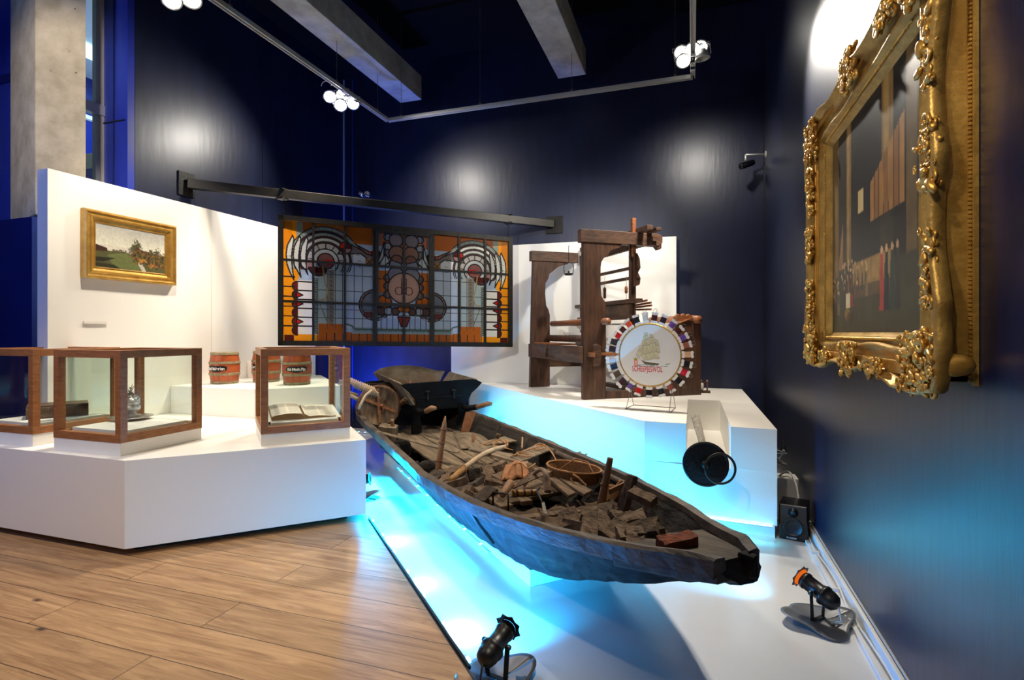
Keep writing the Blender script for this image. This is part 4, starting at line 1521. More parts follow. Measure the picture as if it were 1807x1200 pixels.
# toothed hanging beam, harness bars, pulleys
xt = LX(1155, .1)
zt_ = LZ(1150, 433, .1)
tb = MB().box((xt - .08, .62, zt_ + .05), (.06, 1.3, .05))
for k in range(22):
    tb.box((xt - .08, .0 + .06 * k, zt_ + .015), (.05, .03, .03))
lp_(tb, 'toothed_beam', M['loom_h'], 0)
for px_, py_, nm in ((1124, 471, 'harness_bar'), (1124, 489, 'harness_bar')):
    x = LX(px_, .05)
    z = LZ(px_, py_, .05)
    lp_(LB((x, .62, z), (.028, 1.2, .034)), nm, M['loom_h'], .003)
sw = [(0, 0), (.05, .02), (.06, .09), (.03, .15), (.06, .2), (.05, .3), (.02, .36), (-.02, .36), (-.02, 0)]
x0 = LX(1122, .03)
lp_(MB().prism([(x0 + a, .03, 1.20 + b) for a, b in sw], (0, .03, 0)), 'shaped_arm')
for px_, pya, pyb, y in ((1067, 507, 527, .35), (1105, 505, 518, .12)):
    x = LX(px_, y)
    z1, z0 = LZ(px_, pya, y), LZ(px_, pyb, y)
    lp_(MB().lathe([(.008, z0), (.017, z0 + .01), (.015, (z0 + z1) / 2), (.019, z1 - .02), (.008, z1)], 12, None, (x, y, 0)), 'pulley_block', M['loom_light'], 0, True)
    lp_(MB().tube([(x, y, z0 - .16), (x, y, z0)], .0025, 5).tube([(x, y, z1), (x, y, z1 + .12)], .0025, 5), 'heddle_cord', M['rope'], 0)
# rear: warp beam, side board, carved bracket, lease sticks
xr0, xr1 = LX(1186, -.0), LX(1237.5, -.0)
lp_(MB().prism([(xr0, 0, .0), (xr1, 0, .0), (xr1, 0, LZ(1237, 557)), (xr1 - .1, 0, LZ(1237, 560)), (xr0 + .06, 0, .78), (xr0, 0, .72)], (0, .05, 0)), 'rear_board')
xw = LX(1231, -.03)
zw = LZ(1231, 564)
lp_(MB().tube([(xw, -.05, zw), (xw, .02, zw), (xw, .025, zw), (xw, .9, zw)], [.045, .045, .05, .05], 18), 'warp_beam', M['loom_light'], 0, True)
brk = [(0, 0), (.30, 0), (.31, .05), (.25, .075), (.2, .055), (.155, .08), (.11, .06), (.05, .075), (0, .045)]
xb = LX(1192, -.02)
lp_(MB().prism([(xb + a * .72, -.02, LZ(1195, 566) + b) for a, b in brk], (0, .04, 0)), 'carved_bracket', M['loom_light'])
lp_(MB().tube([(LX(1177, -.06), -.06, LZ(1177, 578)), (LX(1222, -.06), -.06, LZ(1222, 562))], .011, 10), 'peg', M['loom_light'], 0, True)
for k, (pxa, pya, pxb, pyb) in enumerate(((1092, 541, 1142, 530), (1098, 543, 1149, 534), (1103, 545, 1150, 539), (1110, 547, 1149, 546))):
    ya = .30
    a = (LX(pxa, ya + .25), ya + .25, LZ(pxa, pya, ya + .25))
    b = (LX(pxb, .05), .05, LZ(pxb, pyb, .05))
    lp_(MB().beam(a, b, .018, .022), 'lease_stick', M['loom_light'], .002)
lp_(LB(((xs + xr1) / 2 - .02, .6, .80), (xr1 - xs - .1, 0.9, .012)), 'warp_threads', M['linen'], 0)
lp_(LB((.80, .035, .04), (1.06, .05, .08)), 'floor_sill', M['loom'])
lp_(LB((.8, .5, .05), (.10, 1.0, .05)), 'treadle', M['loom'])
lp_(LB((1.0, .5, .05), (.10, 1.0, .05)), 'treadle', M['loom'])
lp_(MB().prism([(xe - .05, -.005, 1.60), (xe - .01, -.005, 1.62), (xe - .01, -.005, 1.68), (xe - .12, -.005, 1.68)], (0, .06, 0)), 'beam_nose', M['loom_h'])
# a little oil lamp hanging in the loom
lq = LA + e1 * LX(1003.5, .9) + e2 * .9
lz = ZR + LZ(1003.5, 486, .9)
ol = thing('oil_lamp', 'small black hanging oil lamp inside the loom', 'lamp', (lq.x, lq.y, lz))
ux = Vector((cY, sY, 0))
q0 = Vector((lq.x, lq.y, lz))
sc_l = 1.0
MB().lathe([(0, 0), (.045, .003), (.052, .018), (.044, .026), (.012, .03), (.010, .052), (0, .056)], 20, None, q0).build('oil_pan', M['iron'], ol, smooth=True)
MB().tube([q0 + ux * .05 + Vector((0, 0, .012)), q0 + ux * .060 + Vector((0, 0, .09)), q0 + ux * .050 + Vector((0, 0, .145)), q0 + Vector((0, 0, .155)), q0 - ux * .050 + Vector((0, 0, .145)), q0 - ux * .060 + Vector((0, 0, .09)), q0 - ux * .05 + Vector((0, 0, .012))], .0045, 8).build('bail', M['iron'], ol, smooth=True)
MB().tube([q0 + Vector((0, 0, .155)), q0 + Vector((0, 0, .35)), q0 + Vector((.008, 0, .37))], .0035, 6).build('hook', M['iron'], ol, smooth=True)
# bobbin stand right behind the loom
bs = P(1243, 693, ZR + .001)
bb = thing('bobbin_stand', 'little wooden bobbin stand on the plinth, right of the loom', 'bobbin stand', bs)
MB().box(bs + Vector((0, 0, .012)), (.13, .10, .024)).build('foot', M['loom'], bb, bevel=.003)
for dx in (-.035, .03):
    MB().tube([bs + Vector((dx, 0, .024)), bs + Vector((dx, 0, .15))], .008, 8).build('spindle', M['loom_light'], bb, smooth=True)
MB().lathe([(.02, .03), (.028, .04), (.028, .105), (.02, .115)], 14, None, bs + Vector((-.035, 0, 0))).build('bobbin', M['enamel'], bb, smooth=True)
MB().box(bs + Vector((0, 0, .12)), (.10, .02, .014)).build('crossbar', M['loom'], bb)

# ================================================================ YARN SIGN
DD = 4.95
dc = PD(1146.5, 626.5, DD)
vx = Vector((.977, -.213, 0)).normalized()
dsn = thing('yarn_sign', 'round white shop sign with a sailing ship, ringed with cards of coloured wool', 'sign', dc, math.atan2(vx.y, vx.x))
Rd = 54.6 / F_PX * DD
vY = Matrix.Rotation(PI / 2, 3, 'X')
MB().lathe([(0, -.012), (Rd, -.012), (Rd, .012), (0, .012)], 72, vY).build('disc_board', M['white'], dsn, local=True)
ring = [Vector((Rd * 1.0 * math.cos(a), -.004, Rd * 1.0 * math.sin(a))) for a in [i * 2 * PI / 72 for i in range(72)]]
MB().tube(ring, .011, 8, closed=True).build('brass_rim', M['gold_dark'], dsn, local=True, smooth=True)
cvd = Canvas(300, 300, 2, 2, (222, 220, 216))
cvd.noise(.03, 9, 30)
# full-rigged ship
sail = (206, 200, 168)
sail2 = (176, 168, 130)
outl = (120, 116, 90)
for (pts) in ([(.55, 1.02), (.68, .70), (.82, .66), (.80, .98), (.70, 1.06)], [(.80, .70), (1.02, .66), (1.06, .98), (.80, 1.02)], [(.74, .52), (.96, .48), (1.0, .66), (.76, .70)],
              [(.78, .38), (.95, .36), (.98, .48), (.78, .52)], [(.80, .27), (.93, .26), (.95, .36), (.80, .38)], [(1.02, .62), (1.20, .60), (1.24, .88), (1.04, .92)],
              [(1.0, .42), (1.16, .42), (1.2, .60), (1.02, .62)], [(1.0, .30), (1.12, .31), (1.16, .42), (1.02, .43)], [(1.0, .92), (1.28, .88), (1.34, 1.12), (1.02, 1.14)],
              [(1.22, .66), (1.34, .70), (1.36, .92), (1.26, .92)], [(.72, .98), (1.02, .96), (1.06, 1.16), (.80, 1.18)], [(1.2, .46), (1.3, .50), (1.33, .68), (1.22, .66)]):
    cvd.poly(pts, sail)
    cvd.poly([pts[2], pts[3], ((pts[0][0] + pts[1][0]) / 2, (pts[0][1] + pts[1][1]) / 2)], sail2, .5)
    cvd.line(pts + [pts[0]], .006, outl, .7)
cvd.poly([(.70, 1.16), (.86, 1.22), (1.34, 1.28), (1.30, 1.34), (.86, 1.32)], (98, 92, 70))
cvd.line([(.70, 1.14), (.6, 1.06)], .008, (90, 80, 60))
for k in range(26):
    rr = random.Random(k)
    x = rr.uniform(.3, 1.6)
    y = 1.34 + rr.uniform(-.03, .06)
    cvd.line([(x, y), (x + rr.uniform(.05, .16), y + rr.uniform(-.01, .01))], rr.uniform(.004, .012), rr.choice([(44, 116, 96), (70, 140, 120), (120, 160, 150)]), .9)
# crest with a crown
cvd.rect(.48, 1.18, .60, 1.40, (216, 110, 90))
cvd.rect(.50, 1.21, .58, 1.37, (238, 206, 190))
cvd.line([(.56, 1.24), (.52, 1.28), (.56, 1.30), (.52, 1.35)], .008, (206, 60, 50))
cvd.poly([(.46, 1.10), (.50, 1.14), (.54, 1.07), (.58, 1.14), (.62, 1.10), (.60, 1.18), (.48, 1.18)], (170, 160, 50))
msk_r = Rd * .98
paint_mesh('printed_face', cvd.img, lambda u, v: (dsn_m := WM[dsn.name]) @ Vector(((lambda a, b: (a * math.sqrt(max(0, 1 - b * b / 2)) * msk_r, -.0135, b * math.sqrt(max(0, 1 - a * a / 2)) * msk_r))(2 * u - 1, 1 - 2 * v))), mat_attr('printed_white_board', .45), dsn)
M['red_ink'] = mat('red_ink', (206, 44, 34), .5)
text('SCHEEPJESWOL', 'lettering', dsn, (-.02, -.0145, -.132), (PI / 2, 0, 0), .070, M['red_ink'], .0005, .0010, sx=.53)
# cards of wool round the rim; angle (deg, from the right, anticlockwise), colour
CARDS = [(96, (228, 226, 222)), (82, (88, 30, 24)), (68, (52, 26, 28)), (53, (120, 84, 180)), (40, (84, 30, 26)), (28, (118, 82, 184)), (16, (176, 104, 82)), (2, (230, 184, 146)),
         (-12, (24, 24, 30)), (-25, (214, 30, 66)), (-40, (22, 24, 28)), (-56, (158, 84, 70)), (-72, (34, 34, 40)), (-90, (20, 20, 22)), (-107, (206, 32, 28)), (-121, (112, 82, 160)),
         (-135, (66, 36, 44)), (-149, (92, 76, 64)), (-161, (38, 64, 104)), (-172, (214, 212, 220)), (172, (66, 40, 52)), (161, (70, 54, 56)), (149, (216, 38, 22)), (137, (88, 34, 26)), (124, (236, 92, 62)), (110, (26, 26, 30))]
WOOL = {}
for i, (ang, c_) in enumerate(CARDS):
    a = R(ang)
    big = ang < -125 or ang > 158
    w_, h_ = (.066, .125) if big else (.062, .095)
    rc = Rd + .012 + h_ * .5 + (.0 if not big else -.002)
    ctr = Vector((rc * math.cos(a), -.016, rc * math.sin(a)))
    rx = Vector((-math.sin(a), 0, math.cos(a)))
    ry = Vector((math.cos(a), 0, math.sin(a)))
    out = []
    for (q, s_) in ((-.5, -.5), (-.25, -.56), (0, -.49), (.25, -.56), (.5, -.5), (.52, -.38), (.40, -.28), (.40, .28), (.52, .38), (.5, .5), (.25, .56), (0, .49), (-.25, .56), (-.5, .5), (-.52, .38), (-.40, .28), (-.40, -.28), (-.52, -.38)):
        out.append(ctr + rx * (q * w_) + ry * (s_ * h_))
    cd = MB().prism(out, (0, .003, 0)).build('thread_card', M['card'], dsn, local=True)
    if c_ not in WOOL:
        WOOL[c_] = mat('wool_thread', c_, .9, bump=.5, bscale=200)
    m_ = MB()
    for k in range(7):
        o_ = ctr + ry * ((k - 3) * h_ * .075) + Vector((0, -.001, 0))
        m_.tube([o_ - rx * w_ * .42, o_ + rx * w_ * .42], h_ * .044, 6)
    m_.build('wool_thread', WOOL[c_], cd, local=True, smooth=True)
    if ang in (96, 82, 40, 28, 16, -12, -25, -40, 53):
        rg = [ctr + ry * (h_ * .55 + .016 + .016 * math.cos(q)) + rx * .016 * math.sin(q) for q in [j * PI / 5 for j in range(10)]]
        MB().tube(rg, .0018, 5, closed=True).build('wire_ring', M['steel'], cd, local=True)
# wire stand
zf = ZR + .002 - dc.z
p1, p2, p3, p4 = [WM[dsn.name].inverted() @ P(x, y, ZR + .004) for x, y in ((1103, 721.5), (1183, 727.5), (1192, 719.8), (1118, 714.6))]
m_ = MB().tube([p1, p2, p3, p4], .0035, 6, closed=True)
for q, dx in ((p1, .02), (p2, -.02), (p3, .0), (p4, 0)):
    m_.tube([q + Vector((dx * .5, 0, 0)), Vector((q.x + dx, .006, -Rd * .86))], .003, 6)
m_.build('wire_stand', M['steel'], dsn, local=True)

# ================================================================ WAFFLE IRON IN THE NOTCH
wi = thing('waffle_iron', 'round black cast iron waffle iron with a ring, hung in the right plinth notch', 'waffle iron', PD(1247, 820, 3.86))
wc = PD(1245, 819, 3.86)
wn = Vector((.03, -1, .12)).normalized()
wm = frame_from(wn)
rw = .158
MB().lathe([(0, -.022), (rw * .9, -.022), (rw, -.012), (rw, .008), (rw * .93, .014), (rw * .9, .008), (0, .008)], 56, wm, wc).build('iron_plate', M['ridge'], wi, smooth=False, bevel=.001)
m_ = MB()
for k in range(9):
    a = R(-60 + k * 13)
    r0 = rw * .62
    for q in (0, .014):
        m_.box(wc + wm @ Vector(((r0 + q) * math.cos(a), (r0 + q) * math.sin(a), .010)), (.016, .006, .006), wm @ Matrix.Rotation(a + .6, 3, 'Z'))
m_.build('raised_marks', M['iron'], wi)
MB().ball(wc + wn * .03, (.030, .030, .032), 14).build('boss', M['iron'], wi, smooth=True)
rc_ = PD(1271, 827, 3.74)
rn = Vector((.25, -1, .1)).normalized()
rm = frame_from(rn)
MB().tube([rc_ + rm @ Vector((.102 * math.cos(a), .102 * math.sin(a), 0)) for a in [i * PI / 18 for i in range(36)]], .0085, 8, closed=True).build('iron_ring', M['iron'], wi, smooth=True)
ta, tb_ = PD(1240, 782, 3.90), PD(1226, 731, 4.15)
hx = Vector((1, 0, 0))
MB().add([ta - hx * .024, ta + hx * .024, tb_ + hx * .032, tb_ - hx * .032] + [p + Vector((0, .02, -.012)) for p in (ta - hx * .024, ta + hx * .024, tb_ + hx * .032, tb_ - hx * .032)],
         [(0, 1, 2, 3), (7, 6, 5, 4), (0, 4, 5, 1), (1, 5, 6, 2), (2, 6, 7, 3), (3, 7, 4, 0)]).build('tongue_handle', M['greyiron'], wi, bevel=.003)
MB().tube([ta, wc + Vector((0, .03, .12)), wc + Vector((0, .0, .0))], .012, 8).build('neck', M['iron'], wi)

# ================================================================ BOAT
BO = Vector((0.245, 2.30, 0))
AU = Vector((-.70, .714, 0))          # towards the stern
AV = Vector((.714, .70, 0))           # towards the right plinth


def BW(u, v, z):
    return BO + AU * u + AV * v + Vector((0, 0, z))


def BUV(px, py, z):
    d = P(px, py, z) - BO
    return d.dot(AU), d.dot(AV)


ST = np.array([
    # u, gun near, gun far, z gun, chine near, chine far, z bottom
    (-0.02, -.255, -.05, .655, -.12, -.03, .545), (0.12, -.31, .06, .64, -.10, .00, .50), (0.28, -.37, .13, .61, -.10, .01, .43),
    (0.48, -.43, .22, .585, -.15, .05, .35), (0.72, -.50, .33, .56, -.21, .10, .27), (1.05, -.57, .45, .53, -.30, .22, .17), (1.4, -.62, .55, .505, -.34, .30, .12),
    (1.8, -.66, .62, .49, -.37, .35, .10), (2.3, -.69, .67, .48, -.41, .39, .10), (2.8, -.67, .70, .48, -.41, .41, .10), (3.3, -.66, .72, .48, -.39, .42, .10), (4.0, -.65, .73, .49, -.37, .42, .10),
    (4.6, -.65, .70, .505, -.35, .40, .11), (5.1, -.64, .64, .53, -.30, .34, .15), (5.6, -.56, .53, .56, -.2, .2, .25), (6.05, -.36, .34, .60, -.1, .1, .42), (6.2, -.22, .2, .62, -.06, .06, .52)])


def st(u):
    return [float(np.interp(u, ST[:, 0], ST[:, i])) for i in range(1, 7)]


def inner_v(u, z, far):
    """inside face of the hull side at height z"""
    gn, gf, zg, cn, cf, zb = st(u)
    q = min(1, max(0, (zg - z) / (zg - zb)))
    w_ = q ** .85
    bul = .6 * .045 * math.sin(PI * q)
    if far:
        return gf * (1 - w_) + cf * w_ + bul - .045
    return gn * (1 - w_) + cn * w_ - bul + .045


boat = thing('peat_boat', 'long old flat wooden peat boat, weathered and loaded with tools, on a low white block', 'boat', BW(2.8, 0, 0.10))
NU, NS = 110, 7
U0, U1 = -0.02, 6.2
rr = random.Random(21)
jit = [[rr.uniform(-1, 1) for _ in range(30)] for _ in range(NU + 1)]


def hull_pts(u, inset):
    gn, gf, zg, cn, cf, zb = st(u)
    pts = []
    gn, gf, cn, cf, zb = gn + inset, gf - inset, cn + inset, cf - inset, zb + inset
    for k in range(NS + 1):
        q = k / NS
        w = q ** .85
        bul = .045 * math.sin(PI * q)
        pts.append((gn * (1 - w) + cn * w - bul * .6, zg * (1 - q) + zb * q))
    for k in range(1, 4):
        q = k / 4
        pts.append((cn * (1 - q) + cf * q, zb))
    for k in range(NS + 1):
        q = 1 - k / NS
        w = q ** .85
        bul = .045 * math.sin(PI * q)
        pts.append((gf * (1 - w) + cf * w + bul * .6, zg * (1 - q) + zb * q))
    return pts


mb = MB()
vs = []
for i in range(NU + 1):
    u = U0 + (U1 - U0) * i / NU
    for j, (v, z) in enumerate(hull_pts(u, 0)):
        dz = .004 * jit[i][j] if 0 < j < 17 else 0
        vs.append(BW(u, v + dz, z + dz))
npt = len(hull_pts(1, 0))
for i in range(NU + 1):
    u = min(max(U0 + (U1 - U0) * i / NU, U0 + .06), U1 - .06)
    for j, (v, z) in enumerate(hull_pts(u, .035)):
        if j in (0, npt - 1):
            z = st(u)[2]
        vs.append(BW(u, v, z + .002 * jit[i][29 - j] * (0 < j < npt - 1)))
fs = []
nn = npt
for i in range(NU):
    for j in range(nn - 1):
        a = i * nn + j
        fs.append((a, a + 1, a + nn + 1, a + nn))
        b = (NU + 1) * nn + a
        fs.append((b, b + nn, b + nn + 1, b + 1))
    for j in (0, nn - 1):
        a = i * nn + j
        b = (NU + 1) * nn + a
        fs.append((a, a + nn, b + nn, b) if j == 0 else (a, b, b + nn, a + nn))
for i in (0, NU):
    fs.append(tuple(i * nn + j for j in (range(nn) if i == 0 else range(nn - 1, -1, -1))))
mb.add(vs, fs)
mb.build('hull', M['boat'], boat)
# gunwale rails, slightly wavy
for side, nm in ((0, 'gunwale'), (1, 'gunwale')):
    vs, fs = [], []
    n = 90
    for i in range(n + 1):
        u = U0 - .01 + (6.18 - U0) * i / n
        g = st(u)
        s_ = -1 if side == 0 else 1
        v = g[side]
        wv = .004 * math.sin(u * 9 + side) + .003 * math.sin(u * 23)
        for dv, dz in ((.016, -.055), (.018 + wv, .012), (.002, .022 + wv), (-.040, .018), (-.045 + wv, -.03)):
            vs.append(BW(u, v + s_ * dv, g[2] + dz))
        if i:
            for j in range(5):
                a, b = (i - 1) * 5 + j, (i - 1) * 5 + (j + 1) % 5
                fs.append((a, b, b + 5, a + 5) if side else (a, a + 5, b + 5, b))
    fs += [tuple(range(5)), tuple(n * 5 + j for j in range(4, -1, -1))]
    MB().add(vs, fs).build(nm, M['rail'], boat)
# bow deck, solid old timber
bd = [BW(-.018, -.235, .648), BW(.12, -.275, .618), BW(.44, -.37, .565), BW(.50, -.1, .56), BW(.44, .15, .565), BW(.12, .02, .618), BW(-.018, -.07, .648)]
MB().prism(bd, (0, 0, -.08)).build('bow_deck', M['boat_in'], boat, bevel=.008)
MB().box(BW(-.03, -.085, .62), (.045, .06, .08), Matrix.Rotation(R(45), 3, 'Z')).jitter(.012, 3).build('bow_stem', M['boat'], boat, bevel=.012)
# ribs on the far inside and two near
for k, u in enumerate((1.45, 1.95, 2.6, 3.2, 3.9, 4.6)):
    g = st(u)
    MB().tube([BW(u, g[1] - .06, g[2] - .01), BW(u, g[1] * .93 - .06, g[2] * .6 + .06), BW(u, g[4] - .06, .18), BW(u, g[4] - .2, .15)], .028, 8).build('rib', M['boat'], boat, smooth=True)
for u in (2.75, 3.45, 4.2):
    g = st(u)
    MB().tube([BW(u, g[0] + .06, g[2] - .03), BW(u, g[0] * .9 + .06, .32), BW(u, g[3] + .05, .18), BW(u, g[3] + .2, .15)], .045, 10).build('rib', M['boat'], boat, smooth=True)
# inner stringer (rusty round rail on the far side)
MB().tube([BW(u, st(u)[1] - .065, st(u)[2] - .03) for u in [1.35 + .2 * k for k in range(9)]], .024, 8).build('inner_stringer', M['rail'], boat, smooth=True)
# deck planks, running along the boat; the near side is open and dark
ZD = .30
rr = random.Random(5)
for k in range(6):
    v0 = -.27 + k * .142
    u0 = 2.25 + rr.uniform(-.12, .1)
    u1 = 5.35 + rr.uniform(-.1, .1)
    z = ZD - .024 + rr.uniform(0, .008)
    q = [BW(u0, v0, z), BW(u1, v0 * .94, z), BW(u1, (v0 + .130) * .94, z), BW(u0, v0 + .132 + rr.uniform(-.006, 0), z)]
    MB().prism(q, (0, 0, .022)).build('deck_plank', M['plank'], boat, bevel=.004)
for u in (2.35, 3.3, 4.3, 5.2):
    MB().beam(BW(u, -.30, ZD - .05), BW(u, .44, ZD - .05), .05, .05).build('deck_bearer', M['boat_in'], boat)
# short raised platform amidships with rotten ends
for k in range(8):
    a_ = P(893 + k * 18.5, 898 - k * 4.4, .40)
    u0, v0 = (a_ - BO).dot(AU), (a_ - BO).dot(AV)
    L_ = .50 + rr.uniform(-.04, .12)
    u0 += rr.uniform(-.02, .04)
    q = [BW(u0, v0 - .045, .395), BW(u0 + L_, v0 - .045, .40), BW(u0 + L_, v0 + .042, .40), BW(u0, v0 + .042, .395)]
    MB().prism(q, (0, 0, .028)).jitter(.003, k).build('short_plank', M['plank_b'], boat, bevel=.006)
ta, tb2 = BUV(905, 912, .36), BUV(1062, 897, .36)
MB().beam(BW(1.42, -.46, .37), BW(1.32, .40, .37), .07, .06).build('thwart', M['plank_b'], boat, bevel=.006)
MB().beam(BW(1.55, -.42, .30), BW(1.50, .38, .30), .05, .05).build('thwart', M['plank_b'], boat, bevel=.006)
for k, (px_, py_) in enumerate(((827, 892), (775, 862))):
    pass
# iron straps outside
gs = st(2.05)
uS = BUV(822, 885, .48)[0]
g = st(uS)
MB().tube([BW(uS, inner_v(uS, g[2] - dz, 0) - .052, g[2] - dz) for dz in (0, .08, .16, .24, .30)], .014, 6).build('iron_strap', M['iron'], boat, bevel=.002)
# metal hoop standing by the gunwale
ha, hb = P(870, 898, .47), P(897, 907, .47)
MB().tube([ha, ha + Vector((0, 0, .10)), hb + Vector((0, 0, .11)), hb], .006, 8).build('staple', M['iron'], boat, smooth=True)
# white block that carries the boat
s0, s1 = P(935, 1036, 0), P(1008, 1017, 0)
blk = [BW(*BUV(935.5, 1036, 0)[:2], 0), BW(BUV(935.5, 1036, 0)[0], BUV(935.5, 1036, 0)[1] + .78, 0), BW(4.85, .42, 0), BW(4.85, -.38, 0)]
tag(MB().prism([Vector((p.x, p.y, .001)) for p in blk], (0, 0, .098)).build('support_block', M['white']), 'low white block under the boat', 'support block')

# turf dust lying in the bow
m_ = MB()
def mound(u, v):
    uu = .50 + u * 1.05
    g = st(uu)
    e = math.sin(PI * v)
    z = .34 + .13 * (1 - u) ** 1.2 * 1.0 + .04 * e + .012 * math.sin(uu * 31 + v * 15) + .010 * math.sin(v * 38 - uu * 12)
    z = min(z, g[2] - .015)
    return BW(uu, inner_v(uu, z, 0) * (1 - v) + inner_v(uu, z, 1) * v, z)
m_.grid(mound, 60, 40)
o = m_.build('turf_dust', M['dust'], smooth=True)
tag(o, 'brown turf dust filling the bow of the boat', 'turf dust', kind='stuff')


def brick(c, d, rz, tilt, seed, m, name='turf_block'):
    u_, v_ = (Vector(c) - BO).dot(AU), (Vector(c) - BO).dot(AV)
    v_ = min(max(v_, inner_v(u_, c[2] - .03, 0) + .07), inner_v(u_, c[2] - .03, 1) - .07)
    c = BW(u_, v_, c[2])
    m3 = Euler((tilt[0], tilt[1], rz)).to_matrix()
    mb_ = MB()
    nx, ny, nz = 4, 3, 2
    rq = random.Random(seed)
    idx = {}
    for i in range(nx + 1):
        for j in range(ny + 1):
            for k in range(nz + 1):
                if i in (0, nx) or j in (0, ny) or k in (0, nz):
                    p = Vector(((i / nx - .5) * d[0], (j / ny - .5) * d[1], (k / nz - .5) * d[2]))
                    p += Vector((rq.uniform(-1, 1), rq.uniform(-1, 1), rq.uniform(-1, 1))) * .0042
                    idx[i, j, k] = len(mb_.v)
                    mb_.v.append(Vector(c) + m3 @ p)
    for i in range(nx):
        for j in range(ny):
            mb_.f.append((idx[i, j, 0], idx[i, j + 1, 0], idx[i + 1, j + 1, 0], idx[i + 1, j, 0]))
            mb_.f.append((idx[i, j, nz], idx[i + 1, j, nz], idx[i + 1, j + 1, nz], idx[i, j + 1, nz]))
    for i in range(nx):
        for k in range(nz):
            mb_.f.append((idx[i, 0, k], idx[i + 1, 0, k], idx[i + 1, 0, k + 1], idx[i, 0, k + 1]))
            mb_.f.append((idx[i, ny, k], idx[i, ny, k + 1], idx[i + 1, ny, k + 1], idx[i + 1, ny, k]))
    for j in range(ny):
        for k in range(nz):
            mb_.f.append((idx[0, j, k], idx[0, j, k + 1], idx[0, j + 1, k + 1], idx[0, j + 1, k]))
            mb_.f.append((idx[nx, j, k], idx[nx, j + 1, k], idx[nx, j + 1, k + 1], idx[nx, j, k + 1]))
    return mb_.build(name, m, bevel=.0025)


rr = random.Random(9)
C1 = [(772, 842, .33), (788, 850, .35), (806, 857, .37), (832, 836, .36), (861, 836, .36), (882, 826, .38), (843, 857, .40), (874, 858, .40), (824, 874, .38), (857, 878, .40), (798, 862, .34),
      (838, 882, .37), (816, 846, .34), (848, 842, .33), (865, 848, .36), (808, 872, .36), (886, 842, .34), (792, 838, .33), (835, 866, .33), (870, 868, .34)]
for i, (x, y, z) in enumerate(C1):
    o = brick(P(x, y, z + .01), (rr.uniform(.13, .17), rr.uniform(.08, .10), rr.uniform(.07, .09)), rr.uniform(0, 3.1), (rr.uniform(-.4, .4), rr.uniform(-.4, .4)), i, M['peat' if i % 3 else 'peat_dark'])
    tag(o, 'dark dried turf block in the pile between the bamboo-tipped pole and the leather bag', 'turf block', 'turf blocks piled amidships')
C2 = [(1006, 922, .475), (1048, 922, .50), (1038, 940, .50), (1086, 943, .52), (1070, 912, .50), (1113, 921, .52), (1122, 953, .53), (1139, 939, .55), (1065, 930, .49), (1095, 925, .50), (1076, 908, .49),
      (1020, 930, .47), (1100, 948, .52), (1148, 952, .53)]
for i, (x, y, z) in enumerate(C2):
    o = brick(P(x, y, z + .012), (rr.uniform(.13, .17), rr.uniform(.08, .10), rr.uniform(.06, .08)), rr.uniform(0, 3.1), (rr.uniform(-.5, .5), rr.uniform(-.4, .4)), i + 40, M['peat' if i % 3 != 1 else 'dust'])
    tag(o, 'brown turf block lying on the dust in the bow of the boat', 'turf block', 'turf blocks in the bow')
o = brick(P(1196, 962, .60), (.16, .075, .075), R(32), (.1, -.1), 77, M['redturf'])
tag(o, 'rusty red crumbling turf block nearest the bow tip', 'turf block')
o = brick(P(1134, 877, .56), (.15, .07, .05), R(-25), (.3, .2), 78, M['peat'])
tag(o, 'long grey-brown turf block leaning on the far side of the bow', 'turf block')
o = brick(P(1106, 872, .52), (.23, .06, .05), R(60), (.0, -1.05), 79, M['peat'], 'wooden_wedge')
tag(o, 'upright grey wooden chock leaning beside the brown sacking', 'wooden chock')

# ---------------------------------------------------------------- poles and sticks


def pole(name, a, b, r0, r1, m, label, cat, tip=False, rings=(), pm=None):
    a, b = Vector(a), Vector(b)
    t_ = thing(name, label, cat, a)
    pts = [a + (b - a) * k / 8 for k in range(9)]
    rs = [r0 + (r1 - r0) * k / 8 for k in range(9)]
    if tip:
        rs[-1] = .004
        rs[-2] = r1 * .8
    MB().tube(pts, rs, 12).build('shaft', m, t_, smooth=True, bevel=0)
    for q in rings:
        c_ = a + (b - a) * q
        m3_ = frame_from(b - a)
        rq = r0 + (r1 - r0) * q
        MB().tube([c_ + m3_ @ Vector(((rq + .002) * math.cos(x), (rq + .002) * math.sin(x), 0)) for x in [i * PI / 8 for i in range(16)]], .005, 6, closed=True).build('binding_ring', pm or M['rust'], t_, smooth=True)
    return t_


def upright(pxb, pyb, z, pxt, pyt):
    b = P(pxb, pyb, z)
    d = -sY * b.x + cY * b.y
    return b, PD(pxt, pyt, d - .02)


a, b = upright(772, 838, .33, 786, 734)
pole('mooring_pole', a, b, .026, .022, M['tool_wood'], 'pointed brown pole standing upright in the middle of the boat', 'pole', True, (.25, .55, .78))
a, b = upright(1061, 889, .44, 1077, 808)
pole('wooden_post', a, b, .027, .019, M['tool_wood'], 'brown round post standing upright before the far gunwale, beside the sacking', 'post', False, (.42,))
a, b = upright(694, 773, .30, 692, 740)
pole('wooden_post', a, b, .026, .022, M['tool_wood'], 'short pale peg standing in front of the wheelbarrow leg', 'post', False, ())
